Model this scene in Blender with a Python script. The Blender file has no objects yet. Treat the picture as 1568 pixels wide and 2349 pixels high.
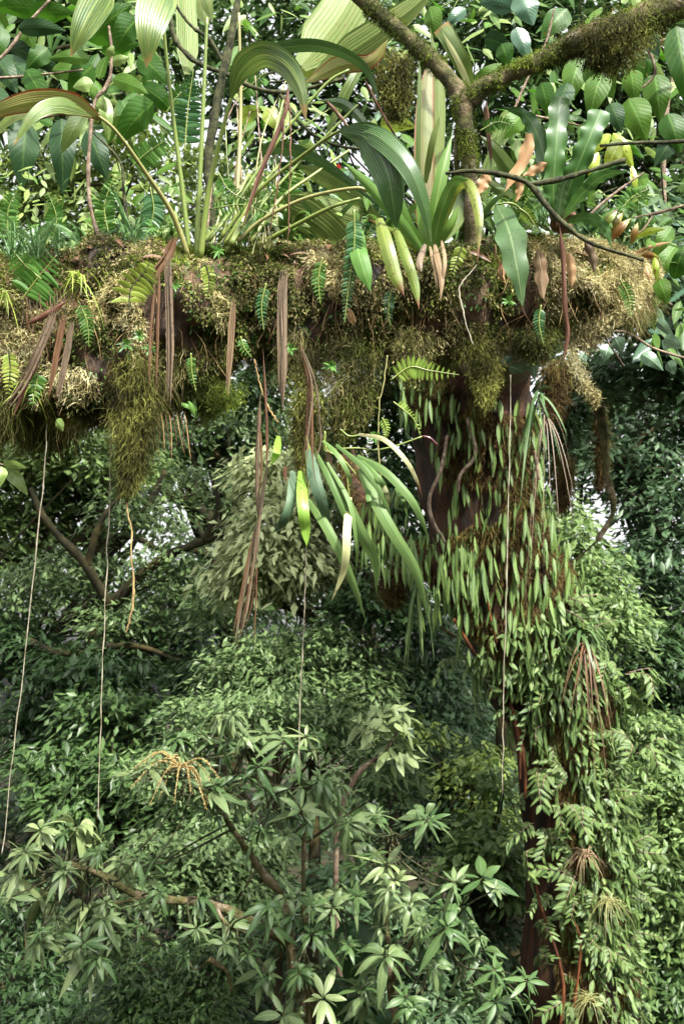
import bpy, math, random
import numpy as np
from mathutils import Matrix, Vector

# ------------------------------------------------------------------ camera, sky, sun, exposure
SC = bpy.context.scene
COL = SC.collection
CZ = 4.5
PITCH, ROLL = math.radians(9.0), math.radians(1.7)
cam_d = bpy.data.cameras.new('camera')
cam = bpy.data.objects.new('camera', cam_d); COL.objects.link(cam)
cam_d.sensor_fit = 'VERTICAL'; cam_d.sensor_height = 24.0; cam_d.lens = 24.0
cam_d.clip_end = 2000.0; cam_d.clip_start = 0.05
RM = Matrix.Rotation(math.pi / 2 + PITCH, 4, 'X') @ Matrix.Rotation(ROLL, 4, 'Z')
cam.matrix_world = Matrix.Translation((0, 0, CZ)) @ RM
cam_d.dof.use_dof = True; cam_d.dof.focus_distance = 3.35; cam_d.dof.aperture_fstop = 5.0
SC.camera = cam
SUN_EL, SUN_AZ = math.radians(52), math.radians(152)      # azimuth from +Y (north) clockwise
w = bpy.data.worlds.new('World'); SC.world = w; w.use_nodes = True
nt = w.node_tree; bgn = nt.nodes['Background']
sky = nt.nodes.new('ShaderNodeTexSky'); sky.sky_type = 'NISHITA'; sky.sun_disc = False
sky.sun_elevation = SUN_EL; sky.sun_rotation = SUN_AZ
sky.air_density = 1.0; sky.dust_density = 6.0; sky.ozone_density = 1.0
hs = nt.nodes.new('ShaderNodeHueSaturation'); hs.inputs['Saturation'].default_value = 0.08
hs.inputs['Value'].default_value = 1.0
nt.links.new(sky.outputs[0], hs.inputs['Color']); nt.links.new(hs.outputs[0], bgn.inputs[0])
bgn.inputs[1].default_value = 0.15
sl = bpy.data.lights.new('sun', 'SUN'); sun = bpy.data.objects.new('sun', sl); COL.objects.link(sun)
sl.energy = 3.2; sl.angle = math.radians(2.0); sl.color = (1.0, 0.96, 0.86)
sdir = Vector((math.sin(SUN_AZ) * math.cos(SUN_EL), math.cos(SUN_AZ) * math.cos(SUN_EL), math.sin(SUN_EL)))
sun.rotation_euler = sdir.to_track_quat('Z', 'Y').to_euler()
SC.view_settings.view_transform = 'Standard'; SC.view_settings.look = 'None'
SC.view_settings.exposure = 1.9; SC.view_settings.gamma = 1.0
SC.cycles.max_bounces = 5; SC.cycles.diffuse_bounces = 3; SC.cycles.glossy_bounces = 2
SC.cycles.transmission_bounces = 3; SC.cycles.use_denoising = True
SC.cycles.caustics_reflective = False; SC.cycles.caustics_refractive = False

# ------------------------------------------------------------------ helpers
R3 = np.array(RM.to_3x3()); CAM = np.array([0, 0, CZ])
def P(px, py, d):
    x = (np.asarray(px, float) - 784) / 2349 * d; y = -(np.asarray(py, float) - 1174.5) / 2349 * d
    v = np.stack(np.broadcast_arrays(x, y, -np.asarray(d, float)), -1)
    return v @ R3.T + CAM
def S_(px, d): return px * d / 2349.0
def nz(v): return v / np.maximum(np.linalg.norm(v, axis=-1, keepdims=True), 1e-9)
UP = np.array([0, 0, 1.0])

def hashn(i, j, k, s):
    n = (i * 374761393 + j * 668265263 + k * 1274126177 + s * 974634777) & 0xffffffff
    n = ((n ^ (n >> 13)) * 1103515245) & 0xffffffff
    return ((n ^ (n >> 16)) & 0xffff) / 65535.0
def vnoise(p, sc=1.0, seed=0):
    q = np.asarray(p) * sc; b = np.floor(q).astype(np.int64); f = q - b; f = f * f * (3 - 2 * f); r = 0
    for a in (0, 1):
        for c in (0, 1):
            for e in (0, 1):
                wgt = (f[..., 0] if a else 1 - f[..., 0]) * (f[..., 1] if c else 1 - f[..., 1]) * (f[..., 2] if e else 1 - f[..., 2])
                r = r + wgt * hashn(b[..., 0] + a, b[..., 1] + c, b[..., 2] + e, seed)
    return r

def spline(pts, n):
    p = np.array(pts, float)
    if len(p) == 2: return p[0] + (p[1] - p[0]) * np.linspace(0, 1, n)[:, None]
    e = np.vstack([2 * p[0] - p[1], p, 2 * p[-1] - p[-2]])
    t = np.linspace(0, len(p) - 1 - 1e-6, n); i = t.astype(int); f = (t - i)[:, None]
    a, b, c, d = e[i], e[i + 1], e[i + 2], e[i + 3]
    return 0.5 * (2 * b + (c - a) * f + (2 * a - 5 * b + 4 * c - d) * f ** 2 + (3 * b - a - 3 * c + d) * f ** 3)
def pts3(ctrl, d):
    return [P(c[0], c[1], c[2] if len(c) > 2 else d) for c in ctrl]

class G:
    """collects grid patches and links them as one mesh object"""
    def __init__(s): s.v = []; s.f = []; s.u = []; s.m = []; s.n = 0
    def grid(s, V, closed=False, mat=0):
        V = np.asarray(V, float)
        if V.ndim == 3: V = V[None]
        N, A, B, _ = V.shape
        idx = np.arange(N * A * B).reshape(N, A, B) + s.n
        if closed: idx2 = np.concatenate([idx, idx[:, :, :1]], 2)
        else: idx2 = idx
        q = np.stack([idx2[:, :-1, :-1], idx2[:, :-1, 1:], idx2[:, 1:, 1:], idx2[:, 1:, :-1]], -1).reshape(-1, 4)
        tt = np.linspace(0, 1, A); kk = np.arange(B) / (B if closed else max(B - 1, 1))
        uv = np.stack([np.broadcast_to(kk[None, None], (N, A, B)), np.broadcast_to(tt[None, :, None], (N, A, B))], -1)
        s.v.append(V.reshape(-1, 3)); s.f.append(q); s.u.append(uv.reshape(-1, 2)); s.m.append(np.full(len(q), mat, np.int32)); s.n += N * A * B
        return s
    def mesh(s, name, mats, smooth=True):
        v = np.concatenate(s.v); f = np.concatenate(s.f); u = np.concatenate(s.u); m = np.concatenate(s.m)
        me = bpy.data.meshes.new(name)
        me.vertices.add(len(v)); me.vertices.foreach_set('co', v.ravel().astype(np.float32))
        me.loops.add(f.size); me.loops.foreach_set('vertex_index', f.ravel().astype(np.int32))
        me.polygons.add(len(f)); me.polygons.foreach_set('loop_start', np.arange(0, f.size, 4, dtype=np.int32))
        me.polygons.foreach_set('loop_total', np.full(len(f), 4, np.int32))
        uvl = me.uv_layers.new(name='UVMap'); uvl.data.foreach_set('uv', u[f.ravel()].ravel().astype(np.float32))
        if not isinstance(mats, (list, tuple)): mats = [mats]
        for x in mats: me.materials.append(x)
        me.polygons.foreach_set('material_index', m)
        me.polygons.foreach_set('use_smooth', np.full(len(f), smooth))
        me.update(); me.validate(); return me
    def build(s, name, mats, parent=None, smooth=True, org=None):
        if org is not None:
            s.v = [a - np.asarray(org) for a in s.v]
        o = bpy.data.objects.new(name, s.mesh(name, mats, smooth)); COL.objects.link(o)
        if org is not None: o.location = org
        if parent is not None: o.parent = parent; o.matrix_parent_inverse = Matrix.Translation(-Vector(parent.location)) if org is None else Matrix.Translation(-Vector(parent.location))
        return o

def tag(o, label=None, cat=None, group=None, kind=None):
    if label: o['label'] = label
    if cat: o['category'] = cat
    if group: o['group'] = group
    if kind: o['kind'] = kind
    return o
def thing(name, label, cat, loc, group=None):
    o = bpy.data.objects.new(name, None); COL.objects.link(o); o.location = Vector([float(a) for a in loc]); o.empty_display_size = .1
    return tag(o, label, cat, group)

def frame(C):
    T = nz(np.gradient(C, axis=0)); N = np.zeros_like(C)
    n = np.cross(T[0], [0.3, 1, 0.2]); n = n / np.linalg.norm(n)
    for i in range(len(C)):
        n = n - T[i] * np.dot(n, T[i]); n = n / max(np.linalg.norm(n), 1e-9); N[i] = n
    return T, N, np.cross(T, N)
def tubeV(pts, rad, n=16, k=7, rough=0.0, seed=0, nsc=8.0):
    C = spline(pts, n); r = np.interp(np.linspace(0, 1, n), np.linspace(0, 1, len(rad)), rad)
    T, N, B = frame(C); a = np.linspace(0, 2 * math.pi, k, endpoint=False)
    D = N[:, None] * np.cos(a)[None, :, None] + B[:, None] * np.sin(a)[None, :, None]
    rr = np.broadcast_to(r[:, None], (n, k)).copy()
    if rough:
        q = C[:, None] + D * rr[..., None]; rr = rr * (1 + rough * (2 * vnoise(q, nsc, seed) - 1) + rough * .5 * (2 * vnoise(q, nsc * 2.7, seed + 1) - 1))
    V = C[:, None] + D * rr[..., None]
    caps0 = np.broadcast_to(C[0] - T[0] * r[0] * .3, (1, k, 3)); caps1 = np.broadcast_to(C[-1] + T[-1] * r[-1] * .3, (1, k, 3))
    return np.concatenate([caps0, V, caps1])
def tube(g, pts, rad, n=16, k=7, rough=0.0, seed=0, nsc=8.0, mat=0):
    return g.grid(tubeV(pts, rad, n, k, rough, seed, nsc), True, mat)

def prof(kind, t):
    if kind == 'strap': return np.minimum(1, .55 + t * 2.2) * np.clip(1.02 - t ** 5 * 1.0, .02, 1) * np.where(t > .75, np.sqrt(np.clip((1 - t) / .25, .0, 1)), 1)
    if kind == 'lance': return np.clip(np.sin(math.pi * np.clip(t, 0, 1) ** .8), 0.02, 1) ** .85
    if kind == 'palm': return np.clip(np.minimum(.12 + t / .3, 1) * (1 - t ** 3.2), .015, 1)
    if kind == 'strip': return np.clip(t / .18, .12, 1) * np.clip((1 - t) / .3, .02, 1) ** .7
    if kind == 'taper': return np.clip((1 - t) ** .7, .03, 1)
    if kind == 'ovate': return np.clip(np.sin(math.pi * np.clip(t, 0, 1) ** .62), 0.02, 1) ** .75
    if kind == 'cut': return np.minimum(1, .3 + t * 2.0)
    return np.ones_like(t)
def blade(g, ctrl, wpx, d=3.4, kind='lance', K=5, fold=.12, pleat=0.0, wave=0.0, wfreq=9, tilt=0.0, twist=0.0, S=22, mat=0, seed=0, curl=0.0):
    C = spline(pts3(ctrl, d), S); T = nz(np.gradient(C, axis=0)); t = np.linspace(0, 1, S)
    F = nz(CAM - C); F = nz(F - T * (F * T).sum(1, keepdims=True)); Sd = np.cross(T, F)
    a = (tilt + twist * t)[:, None]; F2 = F * np.cos(a) + Sd * np.sin(a); S2 = -F * np.sin(a) + Sd * np.cos(a)
    W = S_(wpx, d) * prof(kind, t); u = np.linspace(-1, 1, K)
    rr = np.random.RandomState(seed + int(abs(ctrl[0][0])) * 7 + int(abs(ctrl[-1][1])))
    ph = rr.uniform(0, 6)
    off = -fold * np.abs(u)[None] * W[:, None]
    if pleat: off = off + pleat * W[:, None] * np.where(np.arange(K) % 2 == 0, .5, -.5)[None]
    if wave: off = off + wave * W[:, None] * np.sin(wfreq * t * 6.28 + ph)[:, None] * (np.abs(u)[None] ** 2)
    if curl: off = off - curl * W[:, None] * (u ** 2)[None]
    side = u[None] * W[:, None] / 2
    if wave > .035: side = side * (1 + .12 * np.sin(wfreq * 6.28 * t[:, None] * 1.0 + ph + (u[None] > 0) * 1.3))
    V = C[:, None] + S2[:, None] * side[..., None] + F2[:, None] * off[..., None]
    return g.grid(V, False, mat)

def leavesV(pos, dr, nr, L, W, S=4, K=3, fold=.12, droop=.2, kind='lance'):
    pos = np.asarray(pos); N = len(pos); dr = nz(dr); nr = nz(nr - dr * (nr * dr).sum(1, keepdims=True)); sd = np.cross(dr, nr)
    L = np.broadcast_to(L, (N,)); W = np.broadcast_to(W, (N,)); dro = np.broadcast_to(droop, (N,))
    if S == 3: t = np.array([0, .45, 1]); pf = np.array([.06, 1, .03])
    elif S == 4: t = np.array([0, .3, .68, 1]); pf = np.array([.08, .92, .8, .03])
    else: t = np.linspace(0, 1, S); pf = prof(kind, t)
    u = np.linspace(-1, 1, K)
    V = pos[:, None, None] + dr[:, None, None] * (L[:, None] * t)[:, :, None, None]
    V = V + sd[:, None, None] * ((W[:, None] * pf)[:, :, None] * u[None, None] / 2)[..., None]
    V = V - nr[:, None, None] * ((W[:, None] * pf)[:, :, None] * fold * np.abs(u)[None, None])[..., None]
    V = V - UP * ((dro * L)[:, None] * t ** 2)[:, :, None, None]
    return V

# ------------------------------------------------------------------ materials
def newmat(name):
    m = bpy.data.materials.new(name); m.use_nodes = True; n = m.node_tree.nodes; n.clear(); return m, m.node_tree, n
def N_(t, typ, **kw):
    x = t.nodes.new(typ)
    for k, v in kw.items():
        if k in x.inputs: x.inputs[k].default_value = v
        else: setattr(x, k, v)
    return x
def math_(t, op, a, b=None, c=None, clamp=False):
    x = t.nodes.new('ShaderNodeMath'); x.operation = op; x.use_clamp = clamp
    for i, v in enumerate((a, b, c)):
        if v is None: continue
        if isinstance(v, (int, float)): x.inputs[i].default_value = v
        else: t.links.new(v, x.inputs[i])
    return x.outputs[0]
def mixc(t, f, a, b):
    x = t.nodes.new('ShaderNodeMix'); x.data_type = 'RGBA'
    for s, v in ((0, f), (6, a), (7, b)):
        if isinstance(v, (int, float)): x.inputs[s].default_value = v
        elif isinstance(v, (tuple, list)): x.inputs[s].default_value = (*v[:3], 1)
        else: t.links.new(v, x.inputs[s])
    return x.outputs[2]
def noise(t, sc, det=3.0, coord=None, rough=.6):
    x = t.nodes.new('ShaderNodeTexNoise'); x.inputs['Scale'].default_value = sc; x.inputs['Detail'].default_value = det; x.inputs['Roughness'].default_value = rough
    if coord is not None: t.links.new(coord, x.inputs['Vector'])
    return x.outputs[0]
def leafmat(name, a, b, vein=None, veincol=None, tip=None, tipat=.8, rough=.38, trans=.35, spots=None, spotamt=.6, edge=None, tcol=None, spec=.5, streak=None):
    m, t, n = newmat(name)
    geo = n.new('ShaderNodeNewGeometry'); tc = n.new('ShaderNodeTexCoord'); oi = n.new('ShaderNodeObjectInfo')
    sep = n.new('ShaderNodeSeparateXYZ'); t.links.new(tc.outputs['UV'], sep.inputs[0]); U, V = sep.outputs[0], sep.outputs[1]
    rnd = math_(t, 'FRACT', math_(t, 'ADD', geo.outputs['Random Per Island'], oi.outputs['Random']))
    nz1 = noise(t, 14, 3, tc.outputs['Object'])
    f = math_(t, 'ADD', math_(t, 'MULTIPLY', rnd, .75), math_(t, 'MULTIPLY', math_(t, 'SUBTRACT', nz1, .35), .8), clamp=True)
    col = mixc(t, f, a, b)
    au = math_(t, 'ABSOLUTE', math_(t, 'SUBTRACT', U, .5)); bump = None
    if vein in ('mid', 'side', 'pleat'):
        vc = veincol or tuple(min(1, x * 2.2 + .03) for x in b)
        mid = math_(t, 'LESS_THAN', au, .035 if vein != 'pleat' else .02)
        if vein == 'side':
            s = math_(t, 'PINGPONG', math_(t, 'SUBTRACT', math_(t, 'MULTIPLY', V, 9.0), math_(t, 'MULTIPLY', au, 4.5)), .5)
            ln = math_(t, 'LESS_THAN', s, .05); bump = math_(t, 'SMOOTH_MIN', s, .3, .1)
            mid = math_(t, 'MAXIMUM', mid, math_(t, 'MULTIPLY', ln, .55))
        if vein == 'pleat':
            s = math_(t, 'PINGPONG', math_(t, 'MULTIPLY', U, 11.0), .5)
            mid = math_(t, 'MAXIMUM', math_(t, 'MULTIPLY', mid, 1.0), math_(t, 'MULTIPLY', math_(t, 'LESS_THAN', s, .12), .4)); bump = s
        col = mixc(t, math_(t, 'MULTIPLY', mid, .7), col, vc)
    if streak:
        mp = n.new('ShaderNodeMapping'); mp.inputs['Scale'].default_value = (22, 2.5, 1); t.links.new(tc.outputs['UV'], mp.inputs[0])
        va = n.new('ShaderNodeVectorMath'); va.operation = 'ADD'; t.links.new(mp.outputs[0], va.inputs[0]); t.links.new(math_(t, 'MULTIPLY', oi.outputs['Random'], 90.0), va.inputs[1]); sn = noise(t, 1.0, 4, va.outputs[0]); col = mixc(t, math_(t, 'MULTIPLY', math_(t, 'SUBTRACT', sn, .42), 5.0, clamp=True), col, streak)
    if spots:
        sn = noise(t, 60, 4, tc.outputs['Object'], .7); col = mixc(t, math_(t, 'MULTIPLY', math_(t, 'GREATER_THAN', sn, .6), spotamt), col, spots)
    if tip:
        q = math_(t, 'MULTIPLY', math_(t, 'SUBTRACT', math_(t, 'ADD', V, math_(t, 'MULTIPLY', math_(t, 'SUBTRACT', nz1, .5), .4)), tipat), 7.0, clamp=True); col = mixc(t, q, col, tip)
    if edge:
        q = math_(t, 'MULTIPLY', math_(t, 'SUBTRACT', math_(t, 'ADD', au, math_(t, 'MULTIPLY', math_(t, 'SUBTRACT', nz1, .5), .3)), .36), 9.0, clamp=True); col = mixc(t, q, col, edge)
    p = n.new('ShaderNodeBsdfPrincipled'); t.links.new(col, p.inputs['Base Color'])
    rg = math_(t, 'ADD', math_(t, 'MULTIPLY', nz1, .22), rough - .1); t.links.new(rg, p.inputs['Roughness'])
    p.inputs['Specular IOR Level'].default_value = spec
    if bump is not None:
        bp = n.new('ShaderNodeBump'); bp.inputs['Strength'].default_value = .5; bp.inputs['Distance'].default_value = .003; t.links.new(bump, bp.inputs['Height']); t.links.new(bp.outputs[0], p.inputs['Normal'])
    tr = n.new('ShaderNodeBsdfTranslucent')
    t.links.new(mixc(t, 1.0 if tcol else 0.0, col, tcol or (0, 0, 0)), tr.inputs[0]) if tcol else t.links.new(col, tr.inputs[0])
    mx = n.new('ShaderNodeMixShader'); mx.inputs[0].default_value = trans
    t.links.new(p.outputs[0], mx.inputs[1]); t.links.new(tr.outputs[0], mx.inputs[2])
    o = n.new('ShaderNodeOutputMaterial'); t.links.new(mx.outputs[0], o.inputs[0]); return m
def fibremat(name, cols, sc=3.0, rough=.85, stretch=None, trans=.15, lo=.35, hi=.65, islands=.5, spec=.2, bump=0.0):
    m, t, n = newmat(name)
    geo = n.new('ShaderNodeNewGeometry'); tc = n.new('ShaderNodeTexCoord'); co = geo.outputs['Position']
    if stretch:
        mp = n.new('ShaderNodeMapping'); mp.inputs['Scale'].default_value = stretch; t.links.new(co, mp.inputs[0]); co = mp.outputs[0]
    nn = noise(t, sc, 5, co, .65)
    cr = n.new('ShaderNodeValToRGB'); e = cr.color_ramp.elements
    while len(e) < len(cols): e.new(.5)
    for i, c in enumerate(cols): e[i].position = lo + (hi - lo) * i / (len(cols) - 1); e[i].color = (*c, 1)
    q = math_(t, 'ADD', nn, math_(t, 'MULTIPLY', math_(t, 'SUBTRACT', geo.outputs['Random Per Island'], .5), .3 * islands)); t.links.new(q, cr.inputs[0])
    g2 = n.new('ShaderNodeHueSaturation'); t.links.new(cr.outputs[0], g2.inputs['Color'])
    rp = math_(t, 'FRACT', math_(t, 'MULTIPLY', geo.outputs['Random Per Island'], 17.3))
    t.links.new(math_(t, 'ADD', math_(t, 'MULTIPLY', rp, islands), 1 - islands * .45), g2.inputs['Value'])
    if name in ('moss_fronds', 'green_moss', 'dark_hanging_moss', 'tan_moss'):
        pn = noise(t, 7.0, 4, geo.outputs['Position'], .6); pm = n.new('ShaderNodeMapRange'); t.links.new(pn, pm.inputs[0])
        pm.inputs[1].default_value = .36; pm.inputs[2].default_value = .62; pm.inputs[3].default_value = .34 if name != 'tan_moss' else .7; pm.inputs[4].default_value = 1.15
        g3 = n.new('ShaderNodeHueSaturation'); t.links.new(g2.outputs[0], g3.inputs['Color']); t.links.new(pm.outputs[0], g3.inputs['Value']); g2 = g3
    p = n.new('ShaderNodeBsdfPrincipled'); t.links.new(g2.outputs[0], p.inputs['Base Color']); p.inputs['Roughness'].default_value = rough; p.inputs['Specular IOR Level'].default_value = spec
    if bump:
        fine = noise(t, sc * 6, 6, co, .7); bp = n.new('ShaderNodeBump'); bp.inputs['Strength'].default_value = bump; bp.inputs['Distance'].default_value = .03
        t.links.new(fine, bp.inputs['Height']); t.links.new(bp.outputs[0], p.inputs['Normal'])
    o = n.new('ShaderNodeOutputMaterial')
    if trans:
        tr = n.new('ShaderNodeBsdfTranslucent'); t.links.new(g2.outputs[0], tr.inputs[0]); mx = n.new('ShaderNodeMixShader'); mx.inputs[0].default_value = trans
        t.links.new(p.outputs[0], mx.inputs[1]); t.links.new(tr.outputs[0], mx.inputs[2]); t.links.new(mx.outputs[0], o.inputs[0])
    else: t.links.new(p.outputs[0], o.inputs[0])
    return m

def ds(c, k=.35):
    g_ = .3 * c[0] + .6 * c[1] + .1 * c[2]; return tuple(x + (g_ - x) * k for x in c)
M = {}
M['bark'] = fibremat('wet_bark', [(.012, .008, .005), (.045, .025, .014), (.11, .06, .03), (.05, .05, .02)], 9, .6, (1, 1, .35), 0, bump=.8, islands=0, spec=.4)
M['trunk'] = fibremat('red_brown_bark', [(.012, .007, .004), (.022, .013, .008), (.07, .03, .015), (.026, .018, .01)], 4.5, .75, (2.2, 2.2, .18), 0, bump=1.0, islands=0)
M['moss'] = fibremat('moss_fronds', [(.045, .052, .01), (.085, .11, .018), (.14, .16, .034), (.22, .195, .08), (.32, .27, .14)], 3.6, .9, None, .3, .34, .68, 1.0)
M['moss_green'] = fibremat('green_moss', [(.04, .06, .008), (.10, .145, .014), (.19, .24, .035)], 6, .9, None, .25, .35, .65, .8)
M['moss_tan'] = fibremat('tan_moss', [(.19, .165, .06), (.37, .32, .15), (.54, .5, .29)], 6, .9, None, .3, .35, .65, .7)
M['moss_dark'] = fibremat('dark_hanging_moss', [(.05, .045, .012), (.10, .10, .022), (.16, .17, .04)], 7, .9, None, .3, .35, .65, .8)
M['moss_far'] = fibremat('brown_trunk_moss', [(.024, .015, .006), (.07, .042, .014), (.1, .09, .022)], 3, .95, None, .2, .35, .65, .8)
M['limb'] = fibremat('mossy_limb_bark', [(.035, .032, .012), (.08, .08, .025), (.16, .12, .07), (.3, .25, .18)], 9, .8, None, 0, .36, .68, 0, bump=.9)
M['oroot'] = fibremat('orange_root_bark', [(.03, .012, .006), (.08, .028, .01), (.17, .055, .02)], 5, .8, (1, 1, .4), 0, islands=0, bump=.6)
M['twig'] = fibremat('twig_bark', [(.07, .045, .03), (.17, .12, .085), (.28, .22, .16)], 30, .7, None, 0, islands=0, bump=.4)
M['twig_dark'] = fibremat('dark_mossy_twig', [(.015, .012, .008), (.04, .045, .018), (.09, .09, .04)], 40, .8, None, 0, islands=0, bump=.5)
M['far_bark'] = fibremat('far_mossy_bark', [(.008, .007, .004), (.022, .02, .008), (.05, .04, .014)], 3, .9, None, 0, islands=0, bump=.6)
M['vine'] = fibremat('pale_vine', [(.13, .11, .075), (.25, .22, .16), (.34, .31, .24)], 25, .8, None, 0, islands=0)
M['rootlet'] = fibremat('fine_brown_rootlet', [(.04, .022, .01), (.1, .06, .025), (.2, .14, .06)], 12, .7, None, 0)
M['root'] = fibremat('ochre_root', [(.14, .08, .03), (.26, .18, .08), (.34, .28, .13)], 18, .7, None, 0, islands=0)
M['dead'] = leafmat('dead_strap', (.024, .014, .009), (.07, .045, .028), 'mid', (.18, .13, .085), rough=.55, trans=.08, streak=(.19, .14, .085), tip=(.05, .025, .015), tipat=.95, spec=.3, spots=(.015, .01, .007), spotamt=.6)
M['dead_pale'] = leafmat('pale_dead_leaf', (.2, .14, .08), (.34, .25, .15), 'mid', (.45, .36, .22), rough=.6, trans=.15, streak=(.11, .06, .03), spec=.2)
M['dead_dark'] = leafmat('dark_dead_leaf', (.025, .01, .006), (.07, .025, .014), None, rough=.4, trans=.05, streak=(.14, .06, .03))
M['dead_red'] = leafmat('red_brown_dead_leaf', (.026, .012, .007), (.075, .034, .016), None, rough=.5, trans=.06, streak=(.16, .085, .04), spec=.3)
M['orange'] = leafmat('tan_orange_dead_leaf', (.3, .17, .075), (.4, .25, .12), 'mid', (.3, .16, .07), rough=.6, trans=.3, spots=(.35, .15, .05))
M['palm'] = leafmat('pleated_green', (.03, .075, .014), (.065, .12, .024), 'pleat', (.13, .19, .05), tip=(.3, .13, .04), tipat=.9, rough=.36, trans=.25, streak=(.14, .19, .04), spots=(.16, .13, .05), spotamt=.3)
M['palm_dark'] = leafmat('dark_arching_blade', (.022, .065, .014), (.05, .11, .025), 'pleat', (.12, .2, .06), rough=.3, trans=.2, spots=(.12, .15, .07), spotamt=.35, tip=(.13, .12, .03), tipat=.97)
M['palm_pale'] = leafmat('pale_pleated_leaf', (.075, .14, .025), (.14, .2, .045), 'pleat', (.2, .26, .08), rough=.5, trans=.35, spec=.25, streak=(.17, .2, .06), spots=(.12, .09, .03), spotamt=.35)
M['palm_brown'] = leafmat('browning_pleated_leaf', (.14, .14, .035), (.24, .2, .055), 'pleat', (.32, .26, .1), rough=.4, trans=.3, edge=(.2, .05, .015), streak=(.2, .25, .05))
M['petiole'] = leafmat('yellow_green_petiole', (.12, .175, .035), (.2, .235, .055), None, rough=.35, trans=.1, spots=(.16, .12, .03), spotamt=.25)
M['petiole_pale'] = leafmat('pale_petiole', (.2, .19, .07), (.25, .245, .09), None, rough=.4, trans=.1)
M['brom'] = leafmat('bromeliad_leaf', (.055, .13, .02), (.11, .2, .035), 'mid', (.2, .27, .07), spec=.3, rough=.42, trans=.3)
M['brom_yellow'] = leafmat('yellowing_leaf', (.11, .17, .025), (.19, .22, .035), 'mid', (.28, .29, .07), rough=.4, trans=.3, tip=(.16, .06, .02), tipat=.8, spots=(.07, .05, .015), spotamt=.8)
M['pink'] = leafmat('pink_streaked_leaf', (.24, .22, .1), (.28, .19, .13), None, rough=.4, trans=.35, streak=(.12, .2, .04), edge=(.2, .07, .03))
M['nest'] = leafmat('wavy_fern_blade', (.026, .08, .015), (.05, .12, .025), 'mid', (.13, .21, .06), spec=.4, rough=.34, trans=.25, spots=(.03, .05, .015), spotamt=.3)
M['nest_grey'] = leafmat('hanging_grey_green_blade', (.045, .09, .032), (.075, .135, .05), 'mid', (.16, .22, .1), spec=.3, rough=.42, trans=.2, spots=(.03, .05, .02), spotamt=.6)
M['bright'] = leafmat('bright_green_blade', (.08, .19, .035), (.14, .25, .055), 'mid', (.2, .32, .1), spec=.3, rough=.42, trans=.4)
M['strapgrn'] = leafmat('strap_green', (.06, .12, .032), (.115, .185, .055), 'mid', (.04, .085, .025), rough=.5, trans=.25, spec=.25)
M['strapgrey'] = leafmat('strap_grey_green', (.05, .09, .05), (.09, .14, .08), 'mid', (.03, .05, .03), rough=.5, trans=.15, spots=(.03, .04, .02), spec=.25)
M['lime'] = leafmat('lime_strap', (.2, .36, .05), (.26, .42, .07), 'mid', (.3, .44, .1), rough=.4, trans=.5)
M['cream'] = leafmat('cream_strap', (.42, .43, .2), (.48, .48, .24), 'mid', (.36, .38, .15), rough=.45, trans=.3)
M['speck'] = leafmat('speckled_blade', (.16, .2, .09), (.24, .24, .12), None, rough=.5, trans=.2, spots=(.16, .08, .03), spotamt=.8, tip=(.16, .08, .03), tipat=.7)
M['fern'] = leafmat('fern_green', (.04, .12, .015), (.08, .185, .028), 'mid', None, rough=.4, trans=.35)
M['fern_blue'] = leafmat('fern_blue_green', (.025, .09, .028), (.05, .135, .04), 'mid', None, rough=.4, trans=.3)
M['fern_lime'] = leafmat('fern_lime', (.14, .25, .03), (.24, .34, .06), 'mid', None, rough=.4, trans=.45)
M['fern_old'] = leafmat('old_fern', (.16, .25, .03), (.28, .34, .05), 'mid', (.1, .05, .02), rough=.45, trans=.35, tip=(.3, .18, .04), tipat=.95, spots=(.12, .08, .02))
M['big'] = leafmat('large_veined_leaf', (.014, .048, .006), (.03, .09, .010), 'side', (.09, .18, .03), rough=.46, spec=.2, spots=(.1, .1, .03), spotamt=.3, trans=.35, tcol=(.05, .15, .01))
M['big_dark'] = leafmat('dark_veined_leaf', (.010, .032, .010), (.022, .055, .018), 'side', (.05, .1, .025), rough=.48, trans=.2, spec=.18)
M['big_pale'] = leafmat('pale_young_leaf', (.11, .17, .035), (.17, .25, .06), 'side', (.25, .33, .12), rough=.4, trans=.35)
M['big_mid'] = leafmat('mid_green_veined_leaf', (.04, .095, .010), (.07, .15, .015), 'side', (.12, .24, .05), spots=(.12, .1, .03), spotamt=.3, rough=.46, trans=.4, spec=.2)
M['gloss'] = leafmat('glossy_blue_green_leaf', (.03, .075, .045), (.05, .11, .06), 'side', (.1, .17, .1), rough=.3, trans=.2, spec=.4)
M['yellow'] = leafmat('yellow_leaf', (.2, .3, .02), (.32, .4, .04), 'mid', (.5, .56, .12), rough=.4, trans=.45, spots=(.14, .06, .02), spotamt=.8)
M['rust'] = leafmat('rust_leaf', (.14, .06, .015), (.2, .16, .03), None, rough=.35, trans=.3, tip=(.28, .26, .04), tipat=.6)
M['glauc'] = leafmat('glaucous_leaf', (.07, .13, .075), (.13, .2, .12), 'mid', None, rough=.35, trans=.2)
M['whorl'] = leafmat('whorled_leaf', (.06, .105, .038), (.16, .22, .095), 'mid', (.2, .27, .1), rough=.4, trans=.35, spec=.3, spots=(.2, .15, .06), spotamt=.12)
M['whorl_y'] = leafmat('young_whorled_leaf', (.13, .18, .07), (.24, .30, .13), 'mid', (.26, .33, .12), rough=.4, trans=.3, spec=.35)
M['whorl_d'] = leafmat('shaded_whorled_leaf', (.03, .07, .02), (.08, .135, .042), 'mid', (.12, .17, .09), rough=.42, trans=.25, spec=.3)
M['epi'] = leafmat('hanging_strap_leaf', (.03, .065, .014), (.115, .18, .042), 'mid', None, rough=.5, trans=.3, spec=.25)
M['epi2'] = leafmat('climber_leaf', (.03, .065, .017), (.12, .175, .05), 'mid', None, rough=.5, trans=.3, spec=.25)
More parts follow.
